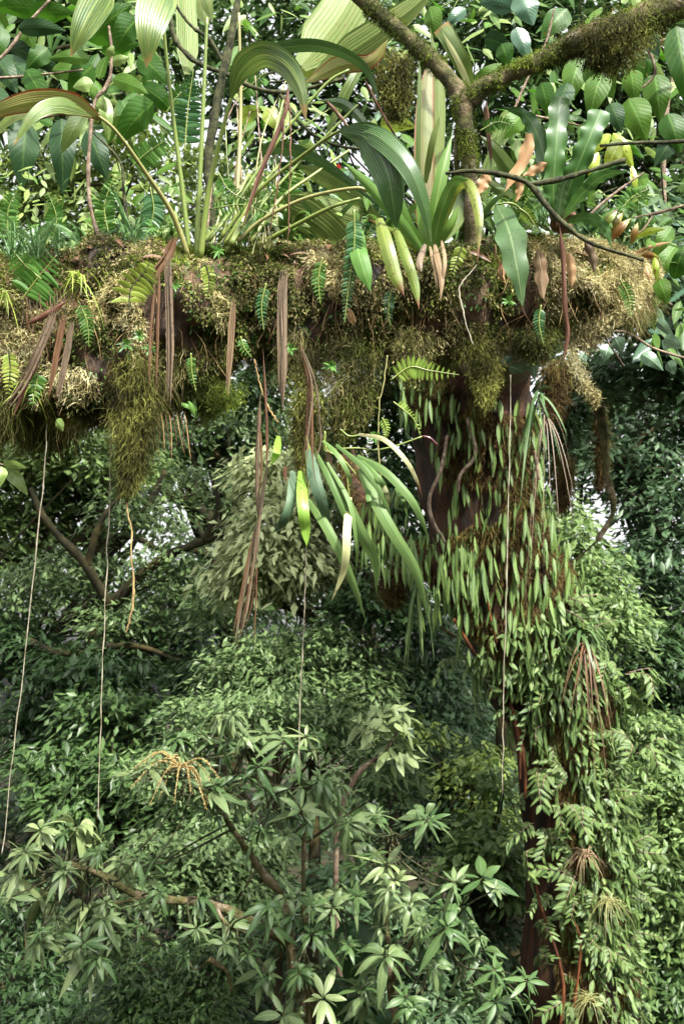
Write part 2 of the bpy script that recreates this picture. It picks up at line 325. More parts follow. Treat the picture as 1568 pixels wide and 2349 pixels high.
M['grass'] = leafmat('grass_blade', (.06, .14, .04), (.13, .24, .08), None, rough=.4, trans=.3)
M['grass_dry'] = leafmat('dry_grass_blade', (.16, .17, .06), (.28, .26, .1), None, rough=.5, trans=.3)
def canopy(n, a, b, **k):
    a, b = tuple(x * .72 for x in ds(a, .06)), tuple(x * 1.12 for x in ds(b, .10))
    M[n] = leafmat(n, a, b, None, rough=k.pop('rough', .42), trans=k.pop('trans', .35), spec=.35, **k)
canopy('c_far', (.05, .10, .02), (.12, .19, .04))
canopy('c_bright', (.07, .13, .03), (.15, .235, .06))
canopy('c_dark', (.014, .04, .010), (.04, .085, .022))
canopy('c_mid', (.024, .065, .014), (.07, .13, .03))
canopy('c_grey', (.05, .10, .028), (.14, .215, .07), rough=.4)
canopy('c_pale', (.24, .29, .11), (.40, .46, .21), trans=.35)
canopy('c_teal', (.024, .065, .022), (.07, .125, .05), rough=.4)
canopy('c_yel', (.1, .17, .025), (.22, .3, .05))
M['soil'] = fibremat('forest_floor', [(.012, .01, .006), (.03, .022, .012), (.03, .04, .012)], 1.2, .95, None, 0, islands=0)
M['red'] = leafmat('red_petal', (.5, .03, .03), (.6, .06, .05), None, rough=.5, trans=.4)
M['pod'] = leafmat('maroon_pod', (.035, .006, .01), (.05, .01, .014), None, rough=.25, trans=.0)
M['catkin'] = fibremat('tan_flower_spike', [(.2, .14, .05), (.34, .25, .1), (.42, .34, .16)], 30, .8, None, .1, islands=.3)

# ------------------------------------------------------------------ ground
rs = np.random.RandomState(5)
xs = np.linspace(-1, 1, 90); xs = np.sign(xs) * np.abs(xs) ** 2 * 220; X, Y = np.meshgrid(xs, xs + 60)
Z = 1.2 * (vnoise(np.stack([X, Y, X * 0], -1), .08, 3) - .5) + np.clip(-(Y - 40) * .05, -10, 0)
g = G(); g.grid(np.stack([X, Y, Z], -1).transpose(1, 0, 2)); o = g.build('ground', M['soil']); tag(o, 'dark leaf-littered forest floor', None, kind='structure')
# ------------------------------------------------------------------ foliage generator
def foliage(g, blobs, nclump, per, L, W, seed, flat=.35, cr=.3, S=3, K=3, droop=.25, mat=0, up=1.0, shell=.5, fold=.15):
    """blobs: (px,py,depth,rx,ry,rdepth[m]); returns clump centres"""
    r = np.random.RandomState(seed); cs = []
    vol = np.array([b[3] * b[4] for b in blobs], float); vol = vol / vol.sum()
    for b, f in zip(blobs, vol):
        n = max(1, int(round(nclump * f))); v = nz(r.normal(size=(n, 3))); rad = r.uniform(0, 1, (n, 1)) ** (shell * .66)
        v = v * rad; d = b[2]
        v[:, 1] = np.where(r.uniform(size=n) < .3, v[:, 1], -np.abs(v[:, 1]))       # most clumps on the near side of the crown
        cs.append(P(b[0], b[1], d) + np.stack([v[:, 0] * S_(b[3], d), v[:, 1] * b[5], v[:, 2] * S_(b[4], d)], -1))
    cs = np.concatenate(cs); n = len(cs); c = np.repeat(cs, per, 0); m = len(c)
    crs = np.repeat(cr * r.uniform(.6, 1.3, n), per); th = r.uniform(0, 2 * math.pi, m); q = r.uniform(.05, 1, m) ** .6
    tiltv = np.repeat(r.normal(0, .35, (n, 2)), per, 0)
    off = np.stack([np.cos(th) * q * crs, np.sin(th) * q * crs, r.normal(0, flat * .5, m) * crs + (1 - q ** 2) * flat * crs], -1)
    off[:, 2] += (off[:, 0] * tiltv[:, 0] + off[:, 1] * tiltv[:, 1])
    dr = np.stack([np.cos(th), np.sin(th), r.normal(-.25, .35, m)], -1) + r.normal(0, .3, (m, 3))
    nr = UP * up + r.normal(0, .38, (m, 3)) + off / crs[:, None] * .35 + np.array([0, -.25, 0])
    Ls = L * r.uniform(.6, 1.25, m); Ws = W * r.uniform(.7, 1.2, m) * (Ls / L)
    g.grid(leavesV(c + off, dr, nr, Ls, Ws, S, K, fold, droop * r.uniform(.3, 1.5, m)), False, mat)
    return cs
def gz(p): 
    return -.3
def tree(name, label, cat, blobs, nclump, per, L, W, seed, mat, bark='far_bark', trunk=None, tr=.12, limbs=None, ntw=25, group=None, ground=True, **kw):
    g = G(); cs = foliage(g, blobs, nclump, per, L, W, seed, **kw)
    top = cs.mean(0) if trunk is None else P(*trunk[-1])
    if trunk is None: base = np.array([top[0], top[1] + .1, gz(top)]); path = [base, (base + top) / 2 + [.1, 0, 0], top]
    else:
        path = [P(*q) for q in trunk]; b0 = path[0]
        if ground and b0[2] > .3: path = [np.array([b0[0], b0[1], -.4])] + path
    e = thing(name, label, cat, path[0] if True else top, group)
    if isinstance(mat, str): mat = [mat]
    ob = g.build('crown', [M[x] for x in mat], e); ob.name = 'crown'
    t = G(); tube(t, path, np.linspace(tr, tr * .55, len(path)), 24, 9, .18, seed, 5); t.build('trunk', M[bark], e)
    r = np.random.RandomState(seed + 9); b = G()
    for i in r.choice(len(cs), min(ntw, len(cs)), replace=False):
        C = spline(path, 40); C = C[C[:, 2] > cs[:, 2].min() - .6] if (C[:, 2] > cs[:, 2].min() - .6).sum() > 3 else C[-6:]; s = C[int(r.uniform(0, .98) * len(C))]; tp = cs[i]; mid = (s + tp) / 2 + r.normal(0, .12, 3) * np.linalg.norm(tp - s) + UP * .1
        tube(b, [s, mid, tp], [tr * .3, tr * .16, tr * .05], 9, 5, .15, seed, 6)
    for q in (limbs or []):
        pp, w0, w1 = q; tube(b, [P(*z) for z in pp], [w0, (w0 + w1) / 2, w1], 26, 8, .3, seed, 6)
    b.build('limbs', M[bark], e).name = 'branchwork'
    return e
# ------------------------------------------------------------------ background forest
r = np.random.RandomState(11)
g = G()                                                   # the far wood that closes the view, one mass
farb = []
for px in range(-900, 2600, 150):
    for py, d in ((1440, 36), (1560, 34), (1750, 30), (1950, 27), (2200, 24), (2500, 21)):
        farb.append((px + r.uniform(-60, 60), py + r.uniform(-50, 50), d + r.uniform(-2, 2), 120, 115, 1.6))
for px, py in [(-150, 1250), (-60, 1420), (60, 1330), (180, 1400), (260, 1250), (330, 1400), (450, 1350), (480, 1230), (600, 1330), (650, 1180), (760, 1300), (770, 1150), (880, 1250), (900, 1100), (1000, 1200), (1200, 1050), (1300, 1250),
               (1330, 1080), (1440, 1150), (1450, 980), (1530, 1300), (1550, 1000), (1620, 850), (1700, 1200), (1500, 860), (0, 1150), (120, 1000), (-60, 1000), (350, 1080), (220, 1120), (450, 1050), (-400, 1300), (-600, 1200), (1900, 1100), (2100, 1300), (-300, 900), (1850, 800),
               (1250, 800), (1400, 820), (760, 950), (900, 930), (620, 1010)]:
    farb.append((px, py, 32 + r.uniform(-3, 3), 78, 72, 2.0))
farb += [(px + r.uniform(-40, 40), py + r.uniform(-20, 20), 25 + r.uniform(-1, 1), 100, 50, 1.0) for px in range(-300, 1000, 120) for py in (1340, 1430)]
farb += [(px, py, 24, 70, 45, .8) for px, py in ((300, 1180), (620, 1210), (560, 1080), (700, 1090), (60, 1180), (180, 1270), (640, 980), (860, 1180), (960, 1080), (900, 1000))]
cs = foliage(g, farb, 5600, 24, .26, .13, 21, cr=.75, flat=.5, S=3, K=2, droop=.2)
o = g.build('distant_wood', M['c_mid']); tag(o, 'far wood of small dark green crowns behind every nearer tree', None, kind='stuff')
g = G()                                                   # shaded mass of undergrowth behind the big shrubs
farb = []
for px in range(-500, 2200, 170):
    for py, d in ((1900, 15), (2150, 13.5), (2400, 12), (2700, 10.5)):
        farb.append((px + r.uniform(-60, 60), py + r.uniform(-40, 40), d, 130, 110, .8))
foliage(g, farb, 1900, 20, .19, .08, 22, cr=.5, flat=.5, S=3, K=2)
o = g.build('undergrowth', M['c_dark']); tag(o, 'dark undergrowth filling the slope under the shrubs', None, kind='stuff')

tree('broadleaf_tree', 'bright green domed tree crown behind the dangling vines at far left', 'tree',
     [(60, 1090, 17, 130, 90, 1.2), (180, 1060, 16.5, 130, 70, 1.2), (290, 1120, 17.5, 110, 80, 1.2), (30, 1230, 17, 110, 90, 1.2), (170, 1190, 17.5, 100, 60, 1.0)], 420, 24, .17, .085, 31,
     'c_bright', trunk=[(190, 2000, 17), (200, 1600, 17), (215, 1400, 17), (225, 1250, 17)], tr=.12, cr=.42, group=None,
     limbs=[([(215, 1400, 17), (180, 1290, 16.6), (120, 1220, 16.5)], .12, .04), ([(225, 1300, 17), (235, 1200, 16.5), (215, 1130, 16.4)], .12, .04), ([(225, 1290, 17), (320, 1190, 16.5), (380, 1080, 16.4)], .13, .04), ([(190, 1240, 16.8), (90, 1250, 16.5), (30, 1290, 16.5)], .1, .03), ([(235, 1240, 16.6), (300, 1230, 16.5), (380, 1270, 16.5)], .08, .03)])
tree('mossy_tree', 'dark tree with crooked mossy limbs crossing the bright gap left of centre', 'tree',
     [(430, 1050, 19, 110, 60, 1.4), (560, 1000, 19, 100, 70, 1.4), (330, 1010, 20, 90, 60, 1.2), (470, 1380, 18, 120, 60, 1.0), (560, 1250, 19, 60, 40, .8), (640, 1060, 19, 70, 60, 1.2)], 360, 22, .18, .09, 32, 'c_mid',
     trunk=[(520, 1900, 18.5), (530, 1500, 18.5), (515, 1290, 18.5), (530, 1200, 18.5)], tr=.3, cr=.45,
     limbs=[([(525, 1230, 18.5), (480, 1190, 18.2), (430, 1150, 18)], .17, .1), ([(430, 1150, 18), (380, 1130, 18), (330, 1080, 18)], .1, .04), ([(520, 1250, 18.5), (570, 1190, 18.2), (610, 1110, 18)], .17, .07), ([(440, 1160, 18), (450, 1090, 18), (430, 1010, 18)], .08, .04), ([(530, 1300, 18.5), (590, 1230, 18), (640, 1240, 18)], .13, .06), ([(500, 1280, 18.3), (420, 1260, 18), (340, 1310, 18)], .1, .04), ([(560, 1210, 18.2), (520, 1080, 18), (480, 1020, 18)], .09, .04)])
tree('pale_leaved_tree', 'pale yellow green tree overgrown with brown moss left of the leafy trunk', 'tree',
     [(640, 1270, 11.2, 125, 100, .9), (720, 1180, 11.5, 100, 90, .9), (620, 1120, 12, 80, 60, .8), (760, 1060, 12, 90, 60, .8), (560, 1340, 11, 70, 50, .6), (700, 1330, 11, 80, 50, .6)], 430, 18, .125, .06, 33, 'c_pale',
     trunk=[(900, 1900, 12.6), (860, 1500, 12.6), (780, 1320, 12.4), (720, 1200, 12.2)], tr=.1, cr=.28, droop=.5, ntw=40,
     limbs=[([(770, 1480, 12), (690, 1400, 11.4), (640, 1390, 11.2)], .08, .04), ([(760, 1400, 12), (820, 1280, 11.8), (800, 1120, 11.8)], .1, .04)])
tree('shaded_tree', 'shadowy tree between the pale-leaved tree and the leafy trunk, under the branch', 'tree',
     [(900, 870, 10.5, 90, 60, .5), (1310, 860, 10.5, 70, 60, .5), (600, 900, 12.5, 90, 60, .6), (880, 960, 11, 80, 80, .6), (940, 1100, 11, 70, 80, .6), (860, 1160, 10.5, 70, 60, .5), (780, 980, 11.5, 60, 50, .5), (1310, 930, 11, 70, 70, .6), (1250, 1010, 11, 60, 60, .5), (870, 1400, 10.5, 90, 60, .6), (960, 1440, 10.5, 60, 50, .5), (940, 1280, 10.5, 70, 70, .5)], 520, 20, .12, .055, 57, 'c_dark',
     trunk=[(1180, 1900, 11), (1160, 1400, 11), (1080, 1150, 11), (960, 1050, 11)], tr=.1, cr=.28)
tree('understorey_tree', 'dark green layered tree below the first mossy tree on the left', 'tree',
     [(230, 1560, 13, 150, 60, .9), (120, 1680, 13.5, 120, 80, .9), (370, 1480, 14, 110, 50, .9), (60, 1500, 14, 110, 70, .9), (300, 1700, 13, 110, 60, .8), (480, 1560, 13, 80, 60, .8)], 420, 20, .15, .07, 34, 'c_dark',
     trunk=[(70, 2300, 14.2), (90, 1900, 14.2), (110, 1700, 14.2), (190, 1600, 14)], tr=.15, cr=.36)
tree('leafy_tree', 'hazy mid green tree of small leaves filling the middle left behind the hanging root', 'tree',
     [(330, 1200, 14, 120, 70, .7), (430, 1310, 13.5, 120, 70, .7), (180, 1330, 14, 130, 70, .7), (300, 1440, 13.5, 120, 60, .7), (520, 1430, 13, 90, 60, .6), (60, 1380, 14, 90, 70, .7), (560, 1150, 15, 70, 60, .6), (470, 1120, 15, 80, 50, .6), (600, 930, 13, 60, 60, .4), (520, 960, 14, 60, 50, .4), (340, 1010, 14, 80, 50, .5)], 380, 22, .11, .05, 58, 'c_grey',
     trunk=[(-200, 2100, 15), (-120, 1700, 15), (60, 1500, 15), (250, 1380, 14.6)], tr=.1, cr=.34,
     limbs=[([(250, 1390, 13.2), (200, 1300, 13), (110, 1200, 12.9), (70, 1120, 12.9)], .07, .03), ([(250, 1390, 13.2), (360, 1290, 13), (470, 1240, 12.9), (600, 1200, 12.9)], .08, .03), ([(200, 1300, 13), (230, 1200, 12.9), (290, 1120, 12.9)], .05, .02), ([(470, 1240, 12.9), (500, 1160, 12.8), (480, 1080, 12.8)], .05, .02), ([(60, 1470, 13.2), (150, 1500, 13), (300, 1480, 12.8), (420, 1520, 12.8)], .06, .03)])
tree('tall_bush', 'bushy green shrub between the hanging strap leaves and the whorled shrubs', 'shrub',
     [(470, 1660, 9, 90, 60, .5), (620, 1640, 8.8, 100, 50, .5), (780, 1680, 8.8, 100, 60, .5), (880, 1780, 8.6, 80, 60, .5), (400, 1780, 8.8, 90, 50, .5)], 300, 20, .08, .036, 59, 'c_grey', tr=.05, cr=.22)
tree('layered_shrub', 'mid green bushy tree with flat sprays behind the two left vines', 'shrub',
     [(290, 1640, 11.5, 130, 40, .7), (170, 1760, 11, 130, 50, .7), (340, 1800, 10.5, 110, 60, .7), (210, 1860, 10.5, 90, 50, .6), (420, 1920, 10, 90, 60, .6)], 330, 20, .13, .058, 35, 'c_mid', tr=.07, cr=.3)
tree('rounded_shrub', 'grey green small-leaved rounded shrub in the middle below the hanging plant', 'shrub',
     [(640, 1520, 10.5, 140, 60, .8), (760, 1500, 10.6, 130, 60, .8), (820, 1600, 10.4, 120, 70, .8), (680, 1620, 10.2, 130, 80, .8), (560, 1580, 10.4, 90, 60, .7), (880, 1540, 10.8, 80, 50, .6)], 520, 22, .085, .038, 36, 'c_grey', tr=.08, cr=.26)
tree('leafy_shrub', 'dark small-leaved shrub between the rounded shrub and the leafy trunk', 'shrub',
     [(1000, 1600, 11, 110, 80, .8), (1060, 1720, 10.5, 110, 80, .8), (940, 1740, 10, 110, 80, .8), (1120, 1850, 9.5, 80, 80, .7), (1000, 1500, 11.5, 80, 60, .7), (1040, 1880, 9.5, 110, 70, .7)], 520, 20, .105, .045, 37, 'c_teal', tr=.09, cr=.28)
tree('yellow_tipped_shrub', 'shrub with yellow green young tips right of centre', 'shrub',
     [(1040, 1800, 9.3, 80, 40, .5), (1110, 1760, 9.2, 60, 40, .4), (960, 1690, 9.6, 60, 30, .4), (1130, 1900, 8.8, 50, 60, .4)], 110, 18, .08, .036, 38, 'c_yel', tr=.05, cr=.2)
tree('small_leaved_shrub', 'dense grey green shrub of tiny leaves behind the mossy bough at lower left', 'shrub',
     [(480, 1960, 7.4, 110, 60, .45), (400, 2040, 7.3, 110, 50, .4), (560, 2030, 7.4, 90, 60, .4), (350, 1960, 7.6, 60, 40, .3), (600, 1950, 7.6, 70, 50, .4)], 330, 20, .058, .034, 39, 'c_grey', tr=.05, cr=.15)
tree('small_leaved_shrub', 'mid green shrub of small round leaves in the bottom left corner area', 'shrub',
     [(330, 2250, 6.6, 110, 70, .4), (420, 2320, 6.4, 120, 60, .4), (500, 2200, 6.6, 80, 60, .35), (300, 2360, 6.4, 90, 60, .35)], 360, 20, .05, .026, 40, 'c_mid', tr=.04, cr=.14)
tree('low_shrub', 'very dark shrub in the bottom left corner', 'shrub',
     [(60, 2280, 9, 120, 80, .5), (150, 2340, 8.6, 100, 70, .5), (20, 2100, 9.6, 90, 90, .5)], 170, 20, .09, .04, 41, 'c_dark', tr=.05, cr=.24)
tree('bright_bush', 'bright glossy green bush lit up just right of the leafy trunk', 'bush',
     [(1290, 1270, 12.5, 80, 80, .7), (1350, 1360, 12, 80, 80, .7), (1260, 1190, 13, 60, 50, .6), (1400, 1450, 11.5, 70, 60, .6)], 240, 22, .1, .05, 42, 'c_bright', tr=.1, cr=.3)
tree('background_tree', 'dark teal green tree filling the right edge above mid height', 'tree',
     [(1460, 1080, 15, 130, 90, 1.2), (1380, 980, 16, 110, 80, 1.2), (1540, 1200, 14, 110, 100, 1.1), (1480, 1330, 13.5, 100, 90, 1.0), (1560, 960, 15, 110, 90, 1.2), (1300, 1060, 16, 80, 80, 1.0)], 560, 22, .14, .065, 43, 'c_teal',
     trunk=[(1640, 2100, 14.5), (1560, 1600, 14.5), (1500, 1300, 14.5), (1440, 1060, 14.5)], tr=.22, cr=.38)
tree('background_tree', 'darkest green tree low on the right edge behind the leafy trunk', 'tree',
     [(1490, 1560, 12.5, 110, 90, .8), (1560, 1450, 13, 90, 90, .8), (1540, 1700, 12, 100, 80, .8), (1440, 1480, 13, 60, 60, .6)], 330, 22, .13, .055, 44, 'c_dark', tr=.14, cr=.34)
tree('roadside_shrub', 'mid green shrub with pale sprays against the right edge near the bottom', 'shrub',
     [(1500, 1800, 9.6, 90, 70, .6), (1560, 1930, 9.2, 90, 90, .6), (1490, 2020, 9, 70, 90, .5), (1560, 2130, 8.8, 90, 90, .5), (1480, 1680, 10, 80, 50, .5)], 430, 20, .085, .042, 45, 'c_bright', tr=.07, cr=.22).name = 'sprayed_shrub'
tree('low_shrub', 'dark leafy shrub in the bottom right corner', 'shrub',
     [(1540, 2290, 8.4, 90, 80, .5), (1480, 2180, 8.8, 60, 80, .4)], 160, 20, .08, .036, 46, 'c_mid', tr=.05, cr=.2)
tree('leaning_shrub', 'shaded green shrub at the bottom between whorled shrubs and leafy trunk', 'shrub',
     [(1120, 2060, 8.6, 90, 80, .5), (1060, 2230, 8, 110, 80, .5), (1140, 2330, 7.8, 90, 60, .4), (900, 2120, 8, 90, 70, .5), (760, 2060, 8.2, 90, 70, .5), (960, 2330, 7.6, 100, 60, .4), (1150, 1960, 8.8, 60, 60, .4)], 520, 18, .095, .042, 47, 'c_teal', tr=.06, cr=.2)
tree('round_leaved_shrub', 'light green shrub of rounder leaves beside the trunk left of its foot', 'shrub',
     [(1110, 1930, 8.2, 80, 60, .4), (1160, 2020, 8.2, 50, 70, .35), (1060, 1990, 8.2, 60, 60, .35), (1130, 1800, 8.4, 50, 40, .3)], 130, 14, .085, .055, 48, 'c_bright', tr=.05, cr=.17)
# upper background, beyond the branch
tree('canopy_tree', 'light speckled canopy tree seen behind the palm stems above the branch', 'tree',
     [(120, 420, 12, 150, 60, .9), (300, 400, 12, 120, 70, .9), (480, 420, 12.5, 110, 60, .9), (160, 520, 12, 200, 30, .6), (430, 520, 12, 150, 22, .6), (600, 480, 13, 90, 50, .8), (280, 250, 12, 130, 60, .9), (120, 290, 12, 100, 50, .9)], 430, 20, .10, .045, 51, 'c_yel',
     trunk=[(-300, 1900, 13), (-260, 1000, 13), (-100, 620, 13), (150, 420, 12.6)], tr=.12, cr=.3)
tree('canopy_tree', 'bluish green leafy tree behind the dark arching leaves above the branch', 'tree',
     [(680, 430, 9, 110, 40, .6), (770, 500, 9, 90, 40, .5), (640, 520, 9, 80, 30, .4), (700, 300, 9.5, 110, 60, .6), (560, 280, 9.5, 90, 70, .6), (860, 520, 9, 60, 40, .4)], 150, 16, .1, .06, 52, 'c_teal', tr=.06, cr=.22, trunk=[(1150, 1900, 9.5), (1130, 1000, 9.5), (1000, 600, 9.3), (760, 480, 9.2)])
tree('canopy_tree', 'dark dense canopy tree across the top middle behind the pale pleated leaves', 'tree',
     [(620, 60, 9, 130, 90, .7), (760, 160, 9, 110, 100, .7), (880, 60, 9, 120, 80, .7), (470, 100, 9.5, 110, 100, .7), (880, 260, 9, 110, 90, .7), (1000, 120, 9, 100, 90, .6), (960, 360, 9, 90, 70, .6)], 250, 18, .11, .05, 53, 'c_mid', tr=.08, cr=.26, trunk=[(1180, 1900, 10), (1150, 900, 10), (1010, 400, 10), (800, 120, 9.5)])
tree('canopy_tree', 'deep green canopy tree filling the upper right behind the forked limb', 'tree',
     [(1150, 120, 8.5, 110, 110, .7), (1300, 240, 8.5, 120, 110, .7), (1450, 120, 8.5, 130, 120, .7), (1150, 320, 8.5, 110, 90, .7), (1480, 340, 8.5, 110, 110, .7), (1330, 420, 8.5, 120, 70, .6), (1250, 20, 8.5, 120, 70, .6), (1540, 480, 8, 90, 80, .5)], 400, 18, .12, .055, 54, 'c_mid', tr=.12, cr=.28, trunk=[(1800, 1900, 9), (1750, 900, 9), (1600, 350, 8.8), (1350, 180, 8.6)])
tree('canopy_tree', 'shadowy tree crown in the top left corner behind the large veined leaves', 'tree',
     [(60, 60, 9, 150, 100, .7), (230, 60, 9, 140, 100, .7), (60, 230, 9, 120, 90, .7), (350, 130, 9, 90, 90, .6), (200, 180, 9, 110, 80, .6)], 230, 18, .12, .055, 55, 'c_mid', tr=.12, cr=.28, trunk=[(-400, 1900, 9.5), (-350, 900, 9.5), (-200, 300, 9.4), (100, 120, 9.2)])
tree('canopy_tree', 'grey green leafy tree below right of the branch end at the right edge', 'tree',
     [(1500, 640, 7.5, 90, 60, .5), (1450, 560, 7.8, 110, 50, .5), (1530, 760, 7.5, 80, 60, .5), (1480, 860, 8, 80, 60, .5), (1380, 880, 8.5, 60, 60, .4), (1560, 880, 8, 70, 80, .4)], 230, 16, .1, .055, 56, 'c_teal', tr=.07, cr=.22, trunk=[(1700, 1900, 8), (1690, 1100, 8), (1600, 800, 7.9), (1490, 700, 7.8)])

g = G(); ob = []                                          # leaf canopy added overhead to darken the wood behind
r = np.random.RandomState(15); cc = []
n = 2300; xx = r.uniform(-26, 26, n); yy_ = r.uniform(6.5, 40, n); zz = 12.5 + 2.2 * vnoise(np.stack([xx, yy_, xx * 0], -1), .25, 9) + r.uniform(-.6, .6, n) + .05 * yy_
k = vnoise(np.stack([xx, yy_, xx * 0], -1), .28, 19) > .42; c0 = np.stack([xx, yy_, zz], -1)[k]
c = np.repeat(c0, 26, 0); m_ = len(c); off = r.normal(0, 1, (m_, 3)) * [.75, .75, .22]
g.grid(leavesV(c + off, off * [1, 1, .2] + r.normal(0, .4, (m_, 3)), UP + r.normal(0, .3, (m_, 3)), r.uniform(.22, .4, m_), r.uniform(.11, .18, m_), 3, 2))
o = g.build('added_shade_canopy', M['c_mid']); tag(o, 'leaf canopy added high over the wood behind the branch to shade it', None, kind='stuff')

g = G(); r = np.random.RandomState(16); n = 1600             # unseen foliage added beside and behind the viewpoint to block low sky light
th = r.uniform(-.15, math.pi + .15, n); rad = r.uniform(13, 19, n); c0 = np.stack([np.cos(th) * rad, -np.sin(th) * rad + 3, r.uniform(-1, 10.5, n)], -1)
c = np.repeat(c0, 22, 0); m_ = len(c); off = r.normal(0, 1, (m_, 3)) * [.8, .8, .5]
g.grid(leavesV(c + off, off + r.normal(0, .4, (m_, 3)), UP + r.normal(0, .4, (m_, 3)), r.uniform(.3, .5, m_), r.uniform(.16, .26, m_), 3, 2))
o = g.build('sky_blocking_wood', M['c_mid']); tag(o, 'unseen leafy wood added around the viewpoint to hold back sky light', None, kind='stuff')

# ------------------------------------------------------------------ shrub with leaf whorls, lower foreground
def whorl_mesh(seed, n, L, W, mat, droop=.35, S=6):
    r = np.random.RandomState(seed); th = np.arange(n) * 2.39996 + r.uniform(-.25, .25, n); el = np.linspace(.85, -.45, n) + r.uniform(-.15, .15, n)
    dr = np.stack([np.cos(th) * np.cos(el), np.sin(th) * np.cos(el), np.sin(el)], -1) + r.normal(0, .16, (n, 3))
    nr = UP + dr * -.6 + r.normal(0, .3, (n, 3)); k = r.uniform(.5, 1.15, n)
    g = G(); g.grid(leavesV(dr * .015, dr, nr, L * k, W * k, 8, 5, .10, droop * r.uniform(.6, 1.4, n), 'lance'))
    return g
WH = {}
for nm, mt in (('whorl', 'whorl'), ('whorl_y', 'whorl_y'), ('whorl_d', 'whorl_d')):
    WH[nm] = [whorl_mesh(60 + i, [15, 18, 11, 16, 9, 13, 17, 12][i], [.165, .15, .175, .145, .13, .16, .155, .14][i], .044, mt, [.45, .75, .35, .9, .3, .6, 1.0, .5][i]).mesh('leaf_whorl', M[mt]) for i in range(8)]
def whorl_shrub(label, stem, tips, d, seed, limbs, spikes=None):
    r = np.random.RandomState(seed); path = [P(*q) for q in stem]
    if path[0][2] > 0: path = [np.array([path[0][0], path[0][1] + .3, -.3])] + path
    e = thing('whorled_shrub', label, 'shrub', path[0])
    t = G(); tube(t, path, np.linspace(.035, .018, len(path)), 40, 8, .3, seed, 14); t.build('stem', M['limb'], e)
    allp = [spline(path, 40)]
    for pp, w0 in limbs:
        c = spline([P(*q) for q in pp], 30); allp.append(c); b = G(); tube(b, [P(*q) for q in pp], [w0, w0 * .75, w0 * .5], 30, 8, .35, seed + 3, 16); b.build('bough', M['limb'], e)
    allp = np.concatenate(allp)
    ex = []
    for q in tips:
        for _ in range(3):
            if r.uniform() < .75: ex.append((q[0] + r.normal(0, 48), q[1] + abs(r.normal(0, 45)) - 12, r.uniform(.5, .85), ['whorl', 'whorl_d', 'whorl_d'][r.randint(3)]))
    for i, q in enumerate(list(tips) + ex):
        px, py = q[0], q[1]; sc = (q[2] if len(q) > 2 else 1.0) * (1.12 if i < len(tips) else 1.0); kind = q[3] if len(q) > 3 else 'whorl'
        dd = d + r.uniform(-.35, .35); p = P(px, py, dd)
        near = allp[np.argmin(np.linalg.norm(allp - p - [0, 0, .25], axis=1) + .4 * np.maximum(0, allp[:, 2] - p[2]))]
        b = G(); mid = (near * .5 + p * .5) + [0, 0, -.03] + r.normal(0, .03, 3); tube(b, [near, mid, p], [.007, .005, .0045], 12, 6, .2, i, 20); b.build('shoot', M['twig_dark'], e)
        o = bpy.data.objects.new('leaf_whorl', WH[kind][r.randint(8)]); COL.objects.link(o); o.parent = e; o.matrix_parent_inverse = Matrix.Translation(-Vector(e.location))
        o.location = p; ax = nz((p - near) * .5 + np.array([r.normal(0, .12), -.12 + r.normal(0, .1), .5])); o.rotation_euler = (Vector(ax).to_track_quat('Z', 'Y').to_matrix() @ Matrix.Rotation(r.uniform(0, 6.28), 3, 'Z')).to_euler(); o.scale = (sc * dd / 5.5 * r.uniform(.9, 1.05), sc * dd / 5.5 * r.uniform(.8, 1.1), sc * dd / 5.5 * r.uniform(.8, 1.2))
    if spikes:
        c = P(*spikes, d - .3); s = G()
        for k in range(17):
            a = k * 2.4; el = r.uniform(-.5, .6); L = r.uniform(.17, .27); dv = np.array([math.cos(a) * math.cos(el), math.sin(a) * math.cos(el) - .3, math.sin(el)])
            q = [c, c + dv * L * .5 + UP * .02, c + dv * L - UP * L * .45]; tube(s, q, [.0035, .003, .0015], 10, 5)
            cc = spline(q, 60); n_ = 2; an = r.uniform(0, 6.28, (60, n_)); off = np.stack([np.cos(an), np.sin(an), np.sin(an * 3)], -1)
            s.grid(leavesV(np.repeat(cc, n_, 0), off.reshape(-1, 3), r.normal(size=(120, 3)), .009, .006, 3, 2, 0, 0))
        s.build('flower_spray', M['catkin'], e)
    return e
whorl_shrub('pale whorled-leaf shrub with a long mossy bough reaching to the left edge', [(690, 2420, 5.8), (680, 2250, 5.8), (660, 2150, 5.8)],
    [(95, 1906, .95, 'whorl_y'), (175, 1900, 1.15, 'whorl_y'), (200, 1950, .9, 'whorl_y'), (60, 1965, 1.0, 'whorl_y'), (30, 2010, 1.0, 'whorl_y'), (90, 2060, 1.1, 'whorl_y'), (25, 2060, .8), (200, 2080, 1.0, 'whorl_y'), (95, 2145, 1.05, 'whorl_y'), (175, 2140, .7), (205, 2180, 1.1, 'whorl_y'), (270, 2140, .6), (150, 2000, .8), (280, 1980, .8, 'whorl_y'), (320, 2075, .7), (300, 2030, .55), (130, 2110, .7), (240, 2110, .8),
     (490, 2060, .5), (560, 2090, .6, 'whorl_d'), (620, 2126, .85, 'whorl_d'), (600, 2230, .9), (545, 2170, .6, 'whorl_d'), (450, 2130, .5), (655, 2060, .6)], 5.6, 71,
    [([(660, 2160, 5.8), (495, 2078, 5.7), (330, 2058, 5.6), (240, 2010, 5.6), (150, 1978, 5.6)], .03), ([(330, 2058, 5.6), (260, 2075, 5.5), (230, 2100, 5.5)], .012), ([(495, 2080, 5.7), (520, 2120, 5.6), (560, 2140, 5.6)], .012), ([(240, 2120, 5.6), (300, 2145, 5.5), (330, 2150, 5.5)], .01), ([(480, 2200, 5.7), (520, 2230, 5.7), (530, 2275, 5.7)], .018)])
